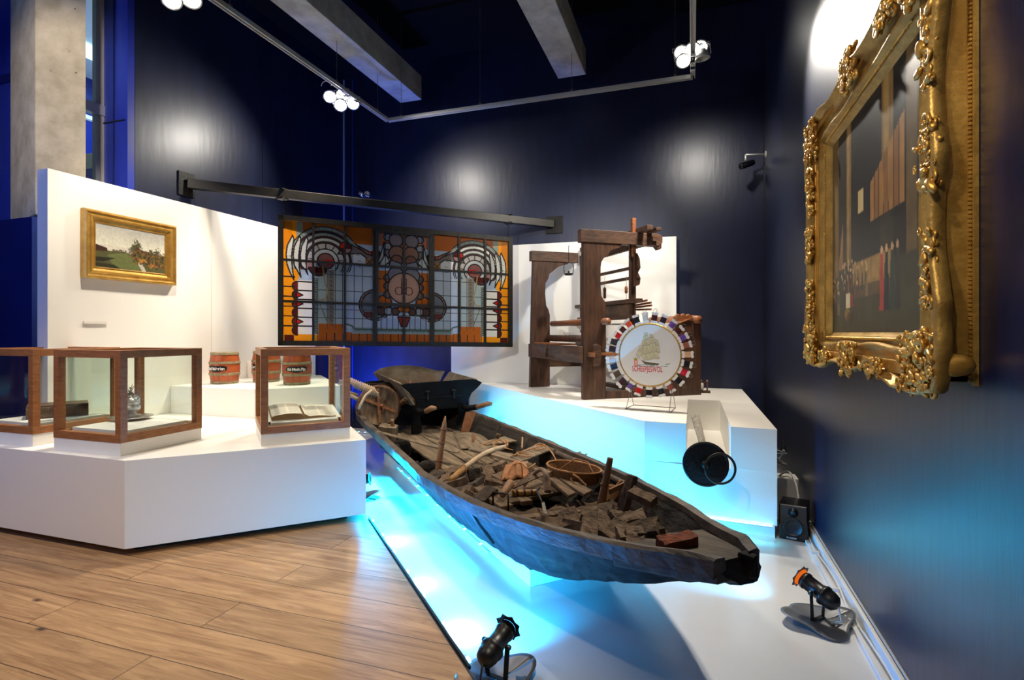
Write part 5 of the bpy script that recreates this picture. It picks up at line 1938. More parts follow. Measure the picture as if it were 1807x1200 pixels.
# long pale shaft with a bound honey-coloured end
a, b = P(798, 845, .40), P(893, 788, .42)
lpn = thing('long_handled_tool', 'long curved pale wooden shaft with a bound tip lying over the turf pile', 'tool handle', (a + b) / 2)
pts = [a + (b - a) * q + Vector((0, 0, .05 * math.sin(PI * q))) for q in [k / 12 for k in range(13)]]
MB().tube(pts[2:], .021, 10).build('shaft', M['stick'], lpn, smooth=True)
MB().tube([a - (b - a) * .03] + pts[:3], [.020, .024, .025, .022], 10).build('tip', M['bamboo'], lpn, smooth=True)
MB().tube([pts[2] + Vector((.03 * math.cos(q), .03 * math.sin(q) * .5, .03 * math.sin(q))) for q in [i * PI / 6 for i in range(12)]], .004, 5, closed=True).build('binding', M['rope'], lpn, smooth=True)
# flat planks lying loose


def loose(name, pts, z, h, m, label, cat='plank'):
    q = [P(x, y, z if not isinstance(z, (list, tuple)) else z[i]) for i, (x, y) in enumerate(pts)]
    return tag(MB().prism(q, (0, 0, h)).build(name, m, bevel=.003), label, cat)


loose('thin_lath', [(662, 764), (668, 762), (812, 797), (806, 801)], [.50, .50, .41, .41], .012, M['plank'], 'long thin lath reaching from the near gunwale across the deck', 'lath')
loose('loose_plank', [(826, 796), (836, 790), (932, 812), (918, 820)], [.40, .40, .44, .44], .022, M['plank'], 'narrow grey plank laid slanting under the honey-coloured rope')
loose('loose_plank', [(900, 808), (920, 817), (985, 790), (960, 780)], .45, .014, M['plank'], 'broad pale board under a loose coil of rope by the far side')
loose('loose_plank', [(846, 783), (858, 787), (912, 780), (890, 772)], .41, .014, M['plank'], 'small pale board beside a tangle of rope near the barrow')
loose('loose_plank', [(978, 842), (986, 838), (1045, 870), (1030, 878)], .455, .02, M['plank_b'], 'brown board on top of the short planks, pointing at the upright post')
loose('loose_plank', [(968, 848), (978, 844), (1016, 874), (1003, 880)], .452, .02, M['plank_b'], 'brown board on the short planks nearest the wooden hook')
loose('wood_chip', [(876, 766), (884, 768), (880, 774), (874, 772)], [.5, .5, .42, .42], .012, M['plank'], 'little pale upright chip of wood near the barrow', 'wood scrap')
loose('wood_chip', [(832, 770), (840, 771), (837, 782), (832, 781)], [.44, .44, .38, .38], .03, M['tool_wood'], 'small dark wedge standing on the deck before the barrow', 'wood scrap')
loose('turf_spade', [(822, 728), (840, 728), (826, 768), (812, 768)], [.58, .58, .31, .31], .008, M['leather'], 'thin brown blade-shaped board leaning right of the barrow leg', 'board')
m_ = MB()
def shf(u, v):
    q = P(800 + 60 * u + 14 * v, 766 + 26 * v + 6 * u, .315)
    return q + Vector((0, 0, .04 * math.sin(u * PI) * (1 + .5 * math.sin(v * 5))))
tag(m_.grid(shf, 14, 8).build('crumpled_sack', M['plank'], smooth=True, solid=.006), 'crumpled dusty sack on the deck right of the barrow', 'sack')
# bamboo roller and short log
a, b = P(904, 871, .44), P(946, 869, .44)
pole('wooden_roller', a, b, .022, .022, M['bamboo'], 'short honey-yellow roller lying across the short planks', 'roller', False, (.2, .5, .8), M['iron'])
a, b = P(886, 874, .46), P(901, 853, .50)
pole('tool_handle', a, b, .020, .030, M['tool_wood'], 'split pale tool socket between turf pile and leather bag', 'tool handle')
a, b = P(935, 786, .42), P(965, 782, .47)
pole('wooden_stake', P(921, 792, .42), P(922, 772, .50), .010, .008, M['tool_wood'], 'small upright stake in the rope near the far gunwale', 'stake')
# leather bag
def bag(u, v):
    c_ = [(886, 846), (930, 838), (924, 812), (893, 818)]
    top = P(893, 822, .46) * (1 - u) + P(926, 816, .48) * u
    bot = P(884, 850, .43) * (1 - u) + P(934, 842, .43) * u
    q = top * (1 - v) + bot * v
    return q + Vector((0, 0, .06 * math.sin(u * PI) * math.sin(v * PI) + .012 * math.sin(u * 14) * v))
tag(MB().grid(bag, 18, 12).build('leather_bag', M['leather'], smooth=True, solid=.02), 'rust-coloured slumped leather bag at the middle of the boat', 'bag')
# wicker basket, half open oval
wb = thing('wicker_basket', 'shallow oval wicker basket lying by the far side of the boat', 'basket', P(1012, 842, .45))
bc = P(1012, 840, .46)
bx = (P(1046, 850, .46) - P(978, 832, .46)).normalized()
by = Vector((-bx.y, bx.x, 0))
m_ = MB()
def bsk(u, v):
    a_ = -.2 + u * 2 * PI
    r_ = .16 + .022 * v
    return bc + bx * (r_ * 1.25 * math.cos(a_)) + by * (r_ * .8 * math.sin(a_)) + Vector((0, 0, -.02 + .085 * v))
m_.grid(bsk, 48, 6)
m_.build('basket_wall', M['wicker'], wb, solid=.008)
MB().tube([bsk(k / 40, 1) for k in range(40)], .008, 6, closed=True).build('rim', M['rope'], wb, smooth=True)
m_ = MB()
for k in range(9):
    y_ = (k - 4) * .026
    xx = .2 * math.sqrt(max(.02, 1 - (y_ / .13) ** 2))
    m_.beam(bc - bx * xx + by * y_ + Vector((0, 0, -.018)), bc + bx * xx + by * y_ + Vector((0, 0, -.018)), .022, .006)
m_.build('basket_base', M['wicker'], wb)
MB().tube([bc - bx * .02 - by * .14 + Vector((0, 0, .06)), bc + Vector((0, 0, .13)) + bx * .02, bc + bx * .10 + by * .04 + Vector((0, 0, .11)), bc + bx * .22 - by * .02 + Vector((0, 0, .03))], .007, 6).build('carrying_cord', M['rope'], wb, smooth=True)
# bentwood hook tool
m_ = MB()
hk = [P(925, 857, .45), P(934, 846, .48), P(944, 834, .52), P(956, 829, .55), P(963, 836, .55), P(966, 852, .50), P(967, 868, .45)]
sm = []
for i in range(len(hk) - 1):
    p0, p1, p2, p3 = hk[max(i - 1, 0)], hk[i], hk[i + 1], hk[min(i + 2, len(hk) - 1)]
    for k in range(5):
        t_ = k / 5
        sm.append(.5 * ((2 * p1) + (p2 - p0) * t_ + (2 * p0 - 5 * p1 + 4 * p2 - p3) * t_ ** 2 + (3 * p1 - p0 - 3 * p2 + p3) * t_ ** 3))
sm.append(hk[-1])
tag(m_.tube(sm, [.010 + .016 * (k / len(sm)) ** 1.5 for k in range(len(sm))], 10).build('bentwood_hook', M['horn'], smooth=True), 'large grey bentwood hook arching over the planks', 'hook')
a, b = P(944, 862, .46), P(950, 900, .44)
kn = thing('turf_knife', 'grey twisted iron blade hanging over the end of the short planks', 'knife', P(950, 885, .44))
MB().tube([P(952, 861, .45), P(946, 868, .455), P(952, 876, .45), P(957, 888, .44)], .007, 6).build('shank', M['iron'], kn, smooth=True)
MB().prism([P(955, 886, .44), P(961, 888, .44), P(966, 910, .43), P(959, 907, .43)], (0, 0, .006)).build('blade', M['greyiron'], kn)
m_ = MB()
for k in range(5):
    m_.tube([P(905 + 3 * k, 862 - 3 * k, .46), P(940, 846 - 2.6 * k, .49 + .005 * k), P(975, 832 - 1.0 * k, .50), P(1000 - 3 * k, 836 + 1.5 * k, .47), P(1030 - 4 * k, 852 + k, .46)], .0065, 6)
tag(m_.build('willow_rods', M['horn'], smooth=True), 'loose bundle of thin bent willow rods across the boat', 'rods')
# ropes


def rope(pts, r, label):
    hk_ = [P(*p) for p in pts]
    o_ = []
    for i in range(len(hk_) - 1):
        p0, p1, p2, p3 = hk_[max(i - 1, 0)], hk_[i], hk_[i + 1], hk_[min(i + 2, len(hk_) - 1)]
        for k in range(6):
            t_ = k / 6
            o_.append(.5 * ((2 * p1) + (p2 - p0) * t_ + (2 * p0 - 5 * p1 + 4 * p2 - p3) * t_ ** 2 + (3 * p1 - p0 - 3 * p2 + p3) * t_ ** 3))
    o_.append(hk_[-1])
    tag(MB().tube(o_, r, 7).build('rope', M['rope'], smooth=True), label, 'rope')


rope([(905, 804, .47), (925, 796, .48), (945, 790, .49), (952, 786, .5), (960, 790, .49), (948, 794, .48), (944, 786, .49), (958, 784, .5), (968, 792, .49), (976, 802, .48), (984, 818, .44), (985, 824, .42)], .006, 'tan rope looped on the broad board by the far gunwale')
rope([(908, 804, .47), (918, 800, .48), (934, 802, .48), (933, 806, .47), (920, 804, .48), (912, 799, .49), (926, 797, .49)], .005, 'little coil of tan rope on the broad pale board')
rope([(846, 787, .43), (862, 780, .44), (874, 779, .45), (884, 782, .44), (893, 777, .45), (896, 786, .44), (884, 776, .46), (870, 784, .44), (905, 794, .43)], .005, 'thin tangled rope on the small board near the barrow')
rope([(978, 828, .50), (1000, 832, .50), (1016, 840, .52), (1025, 848, .50), (1034, 858, .47), (1026, 860, .46), (1012, 852, .47), (1008, 844, .49), (1016, 846, .48)], .007, 'thick tan rope running over the wicker basket')
rope([(893, 846, .48), (897, 832, .50), (905, 820, .52), (920, 818, .51), (930, 826, .50), (940, 822, .50), (944, 818, .50)], .006, 'brown rope tied round the leather bag')
# four rusty rods leaning on the far side
for k, (xa, ya, xb, yb) in enumerate(((1007, 826, 1017, 800), (1018, 829, 1028, 804), (1028, 832, 1038, 811), (1038, 836, 1046, 816))):
    a, b = P(xa, ya, .38), P(xb, yb, .49)
    tag(MB().tube([a, b, b + (b - a).normalized() * .01 + AV * .04], .008, 8).build('iron_rod', M['tool_wood'], smooth=True), ['rusty brown rod leaning on the far gunwale, nearest the broad pale board', 'rusty brown rod on the far gunwale, second from the broad pale board', 'rusty brown rod on the far gunwale, third from the broad pale board', 'rusty brown rod on the far gunwale, nearest the upright post'][k], 'rod', 'rods leaning on the far gunwale')
# sacking
def sk(u, v):
    a_ = P(1072, 860, .53) * (1 - u) + P(1098, 848, .55) * u
    b_ = P(1068, 889, .45) * (1 - u) + P(1092, 880, .45) * u
    return a_ * (1 - v) + b_ * v + Vector((0, 0, .01 * math.sin(u * 9)))
tag(MB().grid(sk, 10, 8).build('sacking', M['cloth'], smooth=True, solid=.01), 'folded brown sacking cloth beside the upright post', 'cloth')
tag(MB().beam(P(1075, 868, .52), P(1110, 851, .56), .012, .03).build('flat_stick', M['tool_wood']), 'thin flat stick over the brown sacking', 'stick')
# two round pots in the dark near side
for k, (x, y, lab) in enumerate(((752, 833, 'dark rounded wooden float at the near side by the upright pole'), (709, 791, 'dark rounded wooden float at the near side below the lath'))):
    c_ = P(x, y, .33)
    tag(MB().ball(c_, (.10, .05, .10), 16, Matrix.Rotation(R(45), 3, 'Z')).build('wooden_float', M['boat'], smooth=True), lab, 'float')
# pale bucket-like block behind the peg
o = brick(P(684, 764, .36), (.20, .16, .17), R(20), (.1, .1), 91, M['plank'], 'wooden_block')
tag(o, 'dusty rounded wooden block between tub and wheelbarrow', 'wooden block')

# ---------------------------------------------------------------- wheelbarrow
L1, L2 = P(735, 765, .302), P(814, 757, .302)
bx = (L2 - L1)
gap_ = bx.length
bang = math.atan2(bx.y, bx.x)
wbm = thing('wheelbarrow', 'old black wooden wheelbarrow with flared sides standing on the deck of the boat', 'wheelbarrow', L1, bang)
g_ = gap_


def WB(mb_, nm, m, **k):
    return mb_.build(nm, m, wbm, local=True, **k)


# legs with a waisted outline
for x in (0, g_):
    lo = [(-.06, 0), (.055, 0), (.062, .10), (.035, .17), (.045, .30), (.06, .34), (-.05, .34), (-.04, .24), (-.035, .17), (-.062, .10)]
    WB(MB().prism([(x + a, -.03, b) for a, b in lo], (0, .05, 0)), 'leg', M['barrow'], bevel=.004)
# shafts: handle towards the bow, on to the wheel
for x, s_ in ((0, 0), (g_, 1)):
    pts = [(x, .05, .30), (x + .03 * s_, -.12, .27), (x + .07 * s_ + .01, -.28, .30), (x + .12 * s_ + .02, -.42, .35)]
    WB(MB().beam((x * .8 + .05, 1.25, .22), (x, -.02, .31), .05, .07), 'shaft', M['barrow'], bevel=.006)
    WB(MB().tube(pts[:3] + [pts[2]], .034, 8), 'shaft_arm', M['barrow'], smooth=True)
    WB(MB().tube([pts[2], pts[3], (pts[3][0] + .02, pts[3][1] - .06, pts[3][2] + .005)], [.030, .032, .022], 10), 'grip', M['tool_wood'], smooth=True)
# tray: four boards
zb_, zt__ = .28, .585
rear_out = [(-.20, .585), (-.13, .60), (.74, .615), (.80, .60), (.87, .565), (.80, .50), (.72, .44), (.66, .33), (.58, .27), (.02, .27), (-.02, .40), (-.10, .50)]
WB(MB().prism([(a, -.02 + (.6 - b) * .0, b) for a, b in rear_out], (0, .03, 0)), 'rear_board', M['barrow'], bevel=.004)
WB(MB().box((g_ / 2, .42, .29), (g_ * .9, .86, .03)), 'tray_floor', M['barrow_in'])
WB(MB().prism([(0.0, 0, .28), (-.20, 0, .60), (-.22, .80, .66), (0.02, .84, .30)], (.022, 0, .006)), 'side_board', M['barrow_in'])
WB(MB().prism([(g_ - .02, 0, .28), (g_ + .22, 0, .61), (g_ + .22, .80, .65), (g_ - .04, .84, .30)], (-.022, 0, .006)), 'side_board', M['barrow_in'])
fr = [(-.22, 1.0, .66)] + [(-.22 + (g_ + .44) * k / 10, 1.0 + .03 * math.sin(PI * k / 10), .665 + .085 * math.sin(PI * min(1, (k + .6) / 9)) ** .7 if k < 9 else .66) for k in range(1, 10)] + [(g_ + .22, 1.0, .65), (g_ - .05, .84, .30), (.03, .84, .30)]
WB(MB().prism(fr, (0, .025, 0)), 'front_board', M['barrow_in'])
WB(MB().prism([(-.22, .78, .66), (-.20, .98, .68), (-.19, 1.0, .66), (-.02, .84, .30)], (.02, 0, 0)), 'corner_board', M['barrow_in'])
for x in (.13, .47):
    WB(MB().box((x, -.035, .44), (.022, .012, .10)).ball((x, -.04, .49), (.03, .012, .018), 8).ball((x, -.04, .40), (.018, .012, .02), 8), 'strap_hinge', M['iron'])
WB(MB().box((.30, -.024, .42), (.56, .006, .006)), 'board_joint', M['iron'])
wy = Matrix.Rotation(PI / 2, 3, 'Y')
WB(MB().lathe([(.14, -.02), (.21, -.02), (.21, .02), (.14, .02), (.14, -.02)], 28, wy, (g_ / 2, 1.28, .22)).beam((g_ / 2, 1.08, .22), (g_ / 2, 1.48, .22), .03, .03).beam((g_ / 2, 1.28, .02), (g_ / 2, 1.28, .42), .03, .03, up=(0, 1, 0)), 'wheel', M['barrow'])
rr = random.Random(4)
mm = MB()
for k in range(14):
    x, y = rr.uniform(-.02, .35), rr.uniform(.15, .7)
    mm.beam((x, y, .40 + rr.uniform(0, .12)), (x + rr.uniform(-.2, .2), y + rr.uniform(-.2, .2), .42 + rr.uniform(0, .16)), .03, .012)
mm.box((.25, .45, .34), (.5, .7, .10))
o = mm.jitter(.01, 2).build('brushwood', M['tool_wood'], wbm, local=True)
o.parent = None
o.matrix_world = WM[wbm.name]
o.location = WM[wbm.name].translation
o.rotation_euler = (0, 0, bang)
tag(o, 'heap of broken sticks and bark lying in the wheelbarrow tray', 'brushwood', kind='stuff')

# ---------------------------------------------------------------- tub on its side, and a hay rake
tcn = PD(670, 716, 6.35)
tax = Vector((.62, -.72, .18)).normalized()
tb_t = thing('wooden_tub', 'old leather-brown wooden tub lying on its side in the stern', 'tub', tcn)
tm = frame_from(tax)
MB().lathe([(.0, -.42), (.17, -.42), (.20, -.34), (.235, -.18), (.24, -.05), (.235, .0), (.215, .0), (.21, -.012), (0, -.012)], 32, tm, tcn).build('body', M['plank_b'], tb_t, smooth=True)
for z in (-.36, -.16, -.02):
    rq = .205 if z < -.3 else .242
    MB().tube([tcn + tm @ Vector((rq * math.cos(a), rq * math.sin(a), z)) for a in [i * PI / 16 for i in range(32)]], .009, 6, closed=True).build('hoop', M['rust'], tb_t, smooth=True)
m_ = MB().beam(tcn + tm @ Vector((-.19, .06, .003)), tcn + tm @ Vector((.19, -.05, .003)), .035, .02, up=tax)
m_.beam(tcn + tm @ Vector((-.05, .20, .003)), tcn + tm @ Vector((.03, -.20, .003)), .03, .018, up=tax)
m_.build('lid_batten', M['rust'], tb_t)
MB().ball(tcn + tm @ Vector((.02, .0, .02)), .022, 10).tube([tcn + tm @ Vector((.03, -.02, .02)), tcn + tm @ Vector((.05, -.05, .03)), tcn + tm @ Vector((.03, -.09, .01))], .008, 6).build('latch', M['rust'], tb_t, smooth=True)
MB().tube([tcn + tm @ Vector((-.24, .05, -.1)), tcn + tm @ Vector((-.36, .1, -.12)), tcn + tm @ Vector((-.38, .14, -.25)), tcn + tm @ Vector((-.24, .12, -.3))], .024, 8).build('handle', M['stick'], tb_t, smooth=True)
rk = thing('hay_rake', 'pale wooden hay rake with double teeth lying over the tub', 'rake', PD(645, 684, 6.3))
ra, rb = PD(618, 675, 6.35), PD(668, 695, 6.15)
MB().beam(ra, rb, .022, .028).build('rake_head', M['stick'], rk, bevel=.003)
for k in range(13):
    c_ = ra + (rb - ra) * (k + .4) / 13
    MB().tube([c_ + Vector((-.045, -.01, .075)), c_ + Vector((.04, .01, -.065))], .0065, 6).build('tine', M['stick'], rk, smooth=True)
MB().tube([PD(656, 689, 6.15), PD(645, 698, 6.05), PD(636, 715, 6.0), PD(633, 722, 6.0)], .016, 8).build('rake_handle', M['stick'], rk, smooth=True)
# coil of dark net behind the tub
nt_ = MB()
nc = PD(668, 683, 6.75)
for k in range(5):
    nt_.tube([nc + Vector((.22 * math.cos(a) * (1 - .08 * k), .18 * math.sin(a), -.03 + .02 * k)) for a in [i * PI / 12 for i in range(24)]], .02, 6, closed=True)
tag(nt_.build('rope_coil', M['boat'], smooth=True), 'dark coil of heavy rope behind the tub in the stern', 'rope coil')
nt_ = MB()
for k in range(4):
    nt_.tube([PD(690 + 6 * k, 706 + 3 * k, 6.5), PD(702 + 4 * k, 714 - 4 * k, 6.45), PD(712 + 4 * k, 706 + k, 6.5)], .012, 6)
tag(nt_.build('bent_sticks', M['tool_wood'], smooth=True), 'bent brown sticks between the tub and the wheelbarrow', 'sticks')

# ================================================================ FLOOR LAMPS


def par(c, target, label, rz, glow, spot):
    c = Vector(c)
    t_ = thing('floor_spotlight', label, 'floor lamp', c, 0, 'black spotlights on the white floor')
    m3_ = Matrix.Rotation(rz, 3, 'Z')

    def bp(u, v):
        a_ = 2 * PI * u
        rad = v * (.165 + .022 * math.cos(4 * a_))
        z = .004 + .05 * v ** 1.5 * (.5 + .5 * math.cos(2 * a_))
        return c + m3_ @ Vector((rad * math.cos(a_), rad * math.sin(a_), z + .001))
    MB().grid(bp, 48, 8).build('base_plate', M['plate_grey'], t_, smooth=True, solid=.004)
    hc = c + Vector((0, 0, .165))
    d = (Vector(target) - hc).normalized()
    m_3 = frame_from(d)
    MB().lathe([(0, -.115), (.022, -.110), (.040, -.095), (.047, -.07), (.047, -.045), (.052, -.043), (.052, -.03), (.046, -.028), (.040, -.02), (.040, .06), (.044, .062), (.044, .075), (.040, .077), (.038, .10), (.034, .10), (.034, .05), (0, .05)], 32, m_3, hc).build('lamp_can', M['black'], t_, smooth=True)
    pts = []
    for i in range(16):
        a_ = i * PI / 8
        rq = .064 if i % 2 else .052
        pts.append(hc + m_3 @ Vector((rq * math.cos(a_), rq * math.sin(a_), .10)))
    inner = [hc + m_3 @ Vector((.038 * math.cos(i * PI / 8), .038 * math.sin(i * PI / 8), .101)) for i in range(16)]
    n = 16
    vs_ = pts + inner + [p + d * .004 for p in pts] + [p + d * .004 for p in inner]
    fs_ = []
    for i in range(n):
        j = (i + 1) % n
        fs_ += [(i, j, n + j, n + i), (2 * n + j, 2 * n + i, 3 * n + i, 3 * n + j), (i, 2 * n + i, 2 * n + j, j), (n + j, 3 * n + j, 3 * n + i, n + i)]
    MB().add(vs_, fs_).build('filter_holder', M['black'], t_)
    if glow:
        MB().lathe([(.034, .0), (.046, .028)], 24, m_3, hc + d * .072).build('inner_rim', M['amber_glow'], t_, label='rim lit orange from inside')
    if spot:
        MB().lathe([(0, .0), (.033, .0)], 20, m_3, hc + d * .052).build('lens', M['led'], t_)
    side = m_3 @ Vector((1, 0, 0))
    if abs(side.z) > .5:
        side = m_3 @ Vector((0, 1, 0))
    side = d.cross(Vector((0, 0, 1))).normalized()
    MB().beam(hc + side * .055, c + side * .045 + Vector((0, 0, .02)), .022, .004, up=d).beam(hc - side * .055, c - side * .045 + Vector((0, 0, .02)), .022, .004, up=d).beam(c + side * .045 + Vector((0, 0, .02)), c - side * .045 + Vector((0, 0, .02)), .022, .004).build('yoke', M['black'], t_)
    for s_ in (-1, 1):
        MB().lathe([(0, 0), (.009, 0), (.012, .01), (.009, .02), (0, .02)], 10, frame_from(side * s_), hc + side * s_ * .05).build('wing_knob', M['black'], t_)
    MB().tube([hc - d * .11, hc - d * .13 + Vector((0, 0, -.06)), c + Vector((.05, -.05, .03)), c + Vector((.2, -.02, .012))], .005, 6).build('cable', M['cable_white'] if glow else M['cable_black'], t_, smooth=True)
    return hc, d


h1, d1 = par(P(1443, 1098, 0), (-.6, 4.3, .75), 'black floor spotlight with an orange-lit rim on a wavy grey plate, near the right wall', R(20), True, False)
h2, d2 = par(P(876, 1203, 0), (-.55, 3.4, .45), 'black floor spotlight cut by the bottom edge, in front of the boat', R(45), False, False)
h3, d3 = par(P(652, 893, 0) + Vector((-.22, .16, 0)), (-1.8, 4.6, .3), 'small floor spotlight mostly hidden by the corner of the left plinth', R(30), False, False)
light('SPOT', 'floor_spot_beam', h1 + d1 * .11, h1 + Vector((-1, .9, -.20)), 40, SKYB, .03, 80, .9)
light('SPOT', 'floor_spot_beam', h2 + d2 * .11, h2 + Vector((-.3, 1.0, -.16)), 40, CYAN, .03, 110, .9)
light('SPOT', 'floor_spot_beam', h3 + d3 * .11, h3 + Vector((1, -.45, -.20)), 130, CYAN, .03, 140, .9)
# blue LED line in the joint between the oak and the white floor
led = thing('led_strip', 'blue LED strip along the edge step of the oak floor', 'light strip', (E / 2 - 1.7, E / 2 + 1.7, 0))


def edge(t):          # along the oak edge, t = y minus half the sum
    return Vector((E / 2 - t + .02, E / 2 + t + .02, 0))


MB().beam(edge(3.05) + Vector((0, 0, .03)), edge(1.55) + Vector((0, 0, .03)), .012, .02).build('strip', M['cable_black'], led)
OUTW = Vector((.707, .707, 0))
for k in range(7):
    q = edge(3.0 - k * .235) + Vector((.012, .012, .034))
    MB().box(q, (.03, .014, .016), (0, 0, R(-45))).build('led', M['led'], led)


def edge_light(t, length, power, col, tilt=-.12):
    o = light('AREA', 'led_glow', edge(t) + OUTW * .02 + Vector((0, 0, .036)), (0, 0, 0), power, col, length, size_y=.02)
    z = -(OUTW + Vector((0, 0, tilt))).normalized()
    x = Vector((.707, -.707, 0))
    o.rotation_euler = Matrix((x, z.cross(x), z)).transposed().to_euler()


edge_light(2.25, 1.5, 42, (0, .22, 1.0), .25)
for t_, pw in ((2.72, 5), (2.2, 3), (1.78, 8)):
    edge_light(t_, .06, pw, SKYB)
# LED lines; those under the hull and plinth front are added fill
for (p_a, p_b, tgt, pw) in ((BW(1.3, .56, .03), BW(5.2, .60, .03), None, 70), (BW(1.2, -.46, .03), BW(4.9, -.46, .03), None, 60)):
    pass


def led_line(a, b, aim, power, label, col=CYAN, width=.03):
    a, b = Vector(a), Vector(b)
    t_ = thing('led_strip', label, 'light strip', (a + b) / 2)
    MB().beam(a, b, .02, .012).build('strip', M['plastic_white'], t_)
    for k in range(8):
        q = a + (b - a) * (k + .5) / 8 + Vector((0, 0, .007))
        MB().box(q, (.02, .02, .004)).build('led', M['led'], t_)
    L_ = (b - a).length
    o = light('AREA', 'led_glow', (a + b) / 2 + Vector((0, 0, .02)), (a + b) / 2 + Vector(aim), power, col, L_, size_y=width)
    o.data.spread = R(105)
    z = -Vector(aim).normalized()
    x = (b - a).normalized()
    x = (x - z * x.dot(z)).normalized()
    y = z.cross(x)
    o.rotation_euler = Matrix((x, y, z)).transposed().to_euler()


led_line(BW(1.6, .47, .008), BW(5.0, .50, .008), (.45, .44, .15), 60, 'blue LED strip on the floor behind the boat, facing the right plinth')
led_line(BW(1.7, -.405, .085), BW(4.1, -.405, .085), (-.45, -.44, -.10), 60, 'added blue fill strip tucked under the hull along the white block', width=.05)  # hidden strip put in to brighten the floor beside the block
led_line((-.30, 4.365, .095), (.55, 4.285, .095), (0, -.2, -1), 1.2, 'added pale blue fill strip under the front edge of the right plinth', (0.2, .85, 1.0))  # extra strip put in to light the plinth foot
led_line((-4.9, 6.9, .012), (-4.0, 6.9, .012), (.1, .3, 1), 90, 'blue LED strip on the floor in the far left corner', BLUE)

# ================================================================ SPEAKER, BOX AND CABLES
spc = (P(1379, 947, 0) + P(1421, 962, 0)) / 2
sdir = (P(1421, 962, 0) - P(1379, 947, 0)).normalized()
sdir = Vector((math.cos(R(-14)), math.sin(R(-14)), 0))
sp = thing('loudspeaker', 'black two-way studio loudspeaker standing on the floor in the corner', 'loudspeaker', Vector((spc.x, spc.y, .001)), math.atan2(sdir.y, sdir.x))
SW, SH, SD = .185, .255, .21
MB().box((0, SD / 2, SH / 2), (SW, SD, SH)).build('cabinet', M['black_gloss'], sp, local=True, bevel=.008)
fy = Matrix.Rotation(PI / 2, 3, 'X')
MB().lathe([(0, .002), (.020, .004), (.05, .0), (.056, .006), (.064, .008), (.066, .0)], 36, fy, (0, 0, .095)).build('woofer', M['black'], sp, local=True, smooth=True)
MB().lathe([(0, .008), (.014, .004), (.028, .0), (.034, .004)], 28, fy, (0, 0, .200)).build('tweeter', M['black'], sp, local=True, smooth=True)
text('M-AUDIO', 'brand_lettering', sp, (-.01, -.0015, .016), (PI / 2, 0, 0), .015, M['card'], .0004)
MB().ball((.0, -.002, .034), (.004, .002, .004), 8).build('power_light', M['card'], sp, local=True)
rbx = P(1374, 905, .02) + Vector((-.04, .35, 0))
bxx = thing('white_box', 'white plastic junction box behind the loudspeaker', 'junction box', (rbx.x, rbx.y, 0.0))
MB().box((0.70, 4.85, .17), (.20, .16, .34)).build('casing', M['plastic_white'], bxx, bevel=.01)
MB().box((0.70, 4.768, .12), (.12, .008, .05)).build('cover_plate', M['card'], bxx)


def cable(name, pts, r, m, label):
    hk_ = [Vector(p) for p in pts]
    o_ = []
    for i in range(len(hk_) - 1):
        p0, p1, p2, p3 = hk_[max(i - 1, 0)], hk_[i], hk_[i + 1], hk_[min(i + 2, len(hk_) - 1)]
        for k in range(6):
            t_ = k / 6
            o_.append(.5 * ((2 * p1) + (p2 - p0) * t_ + (2 * p0 - 5 * p1 + 4 * p2 - p3) * t_ ** 2 + (3 * p1 - p0 - 3 * p2 + p3) * t_ ** 3))
    o_.append(hk_[-1])
    return tag(MB().tube(o_, r, 7).build(name, m, smooth=True), label, 'cable')


cable('power_cable', [(.66, 4.78, .35), (.72, 4.74, .40), (.76, 4.66, .33), (.775, 4.60, .2), (.79, 4.5, .05), (.79, 4.45, .012)], .007, M['cable_white'], 'thick white cable arching over the loudspeaker')
rr = random.Random(6)
pts = [(.66 + rr.uniform(-.05, .08), 4.82 + rr.uniform(-.04, .06), .42 + .035 * k * (1 if k < 6 else .5) + rr.uniform(-.03, .03)) for k in range(12)]
cable('cable_tangle', pts, .005, M['cable_black'], 'tangled black cables behind the corner of the right plinth')
pts = [(.67 + rr.uniform(-.05, .08), 4.80 + rr.uniform(-.04, .06), .40 + .03 * k * (1 if k < 6 else .5) + rr.uniform(-.03, .03)) for k in range(10)]
cable('cable_tangle', pts, .004, M['cable_white'], 'tangled pale cables behind the corner of the right plinth')
# cable duct along the right wall
cd = thing('cable_duct', 'long white cable duct lying along the foot of the right wall', 'cable duct', (XR - .03, 2.5, 0))
MB().box((XR - .012, 1.6, .035), (.022, 6.2, .07)).build('duct_back', M['plastic_white'], cd, bevel=.003)
MB().box((XR - .062, 1.6, .012), (.022, 6.2, .022)).build('duct_lip', M['plastic_white'], cd, bevel=.003)
MB().box((XR - .004, 1.6, .088), (.006, 6.2, .012)).build('duct_edge', M['alu'], cd)
cable('floor_cable', [(.80 - .012 * math.sin(k * 1.9), 4.4 - k * .28, .018 + .004 * (k % 2)) for k in range(12)], .006, M['cable_white'], 'long white cable wandering in the duct along the right wall')
cable('lamp_cable', [P(1475, 1085, .01), P(1490, 1082, .02), P(1500, 1094, .04), P(1504, 1088, .03), P(1508, 1108, .02), P(1528, 1140, .015), P(1550, 1180, .015)], .005, M['cable_white'], 'white lamp cable running from the right floor spotlight to the duct')
for k, (x, y) in enumerate(((1438, 975), (1472, 1040), (1500, 1090))):
    q = P(x, y, .03)
    tag(MB().box(q, (.05, .02, .02)).build('cable_clip', M['plastic_white'], bevel=.003), ['white cable clip on the duct nearest the loudspeaker', 'white cable clip on the duct level with the floor spotlight', 'white cable clip where the lamp cable meets the duct'][k], 'cable clip')

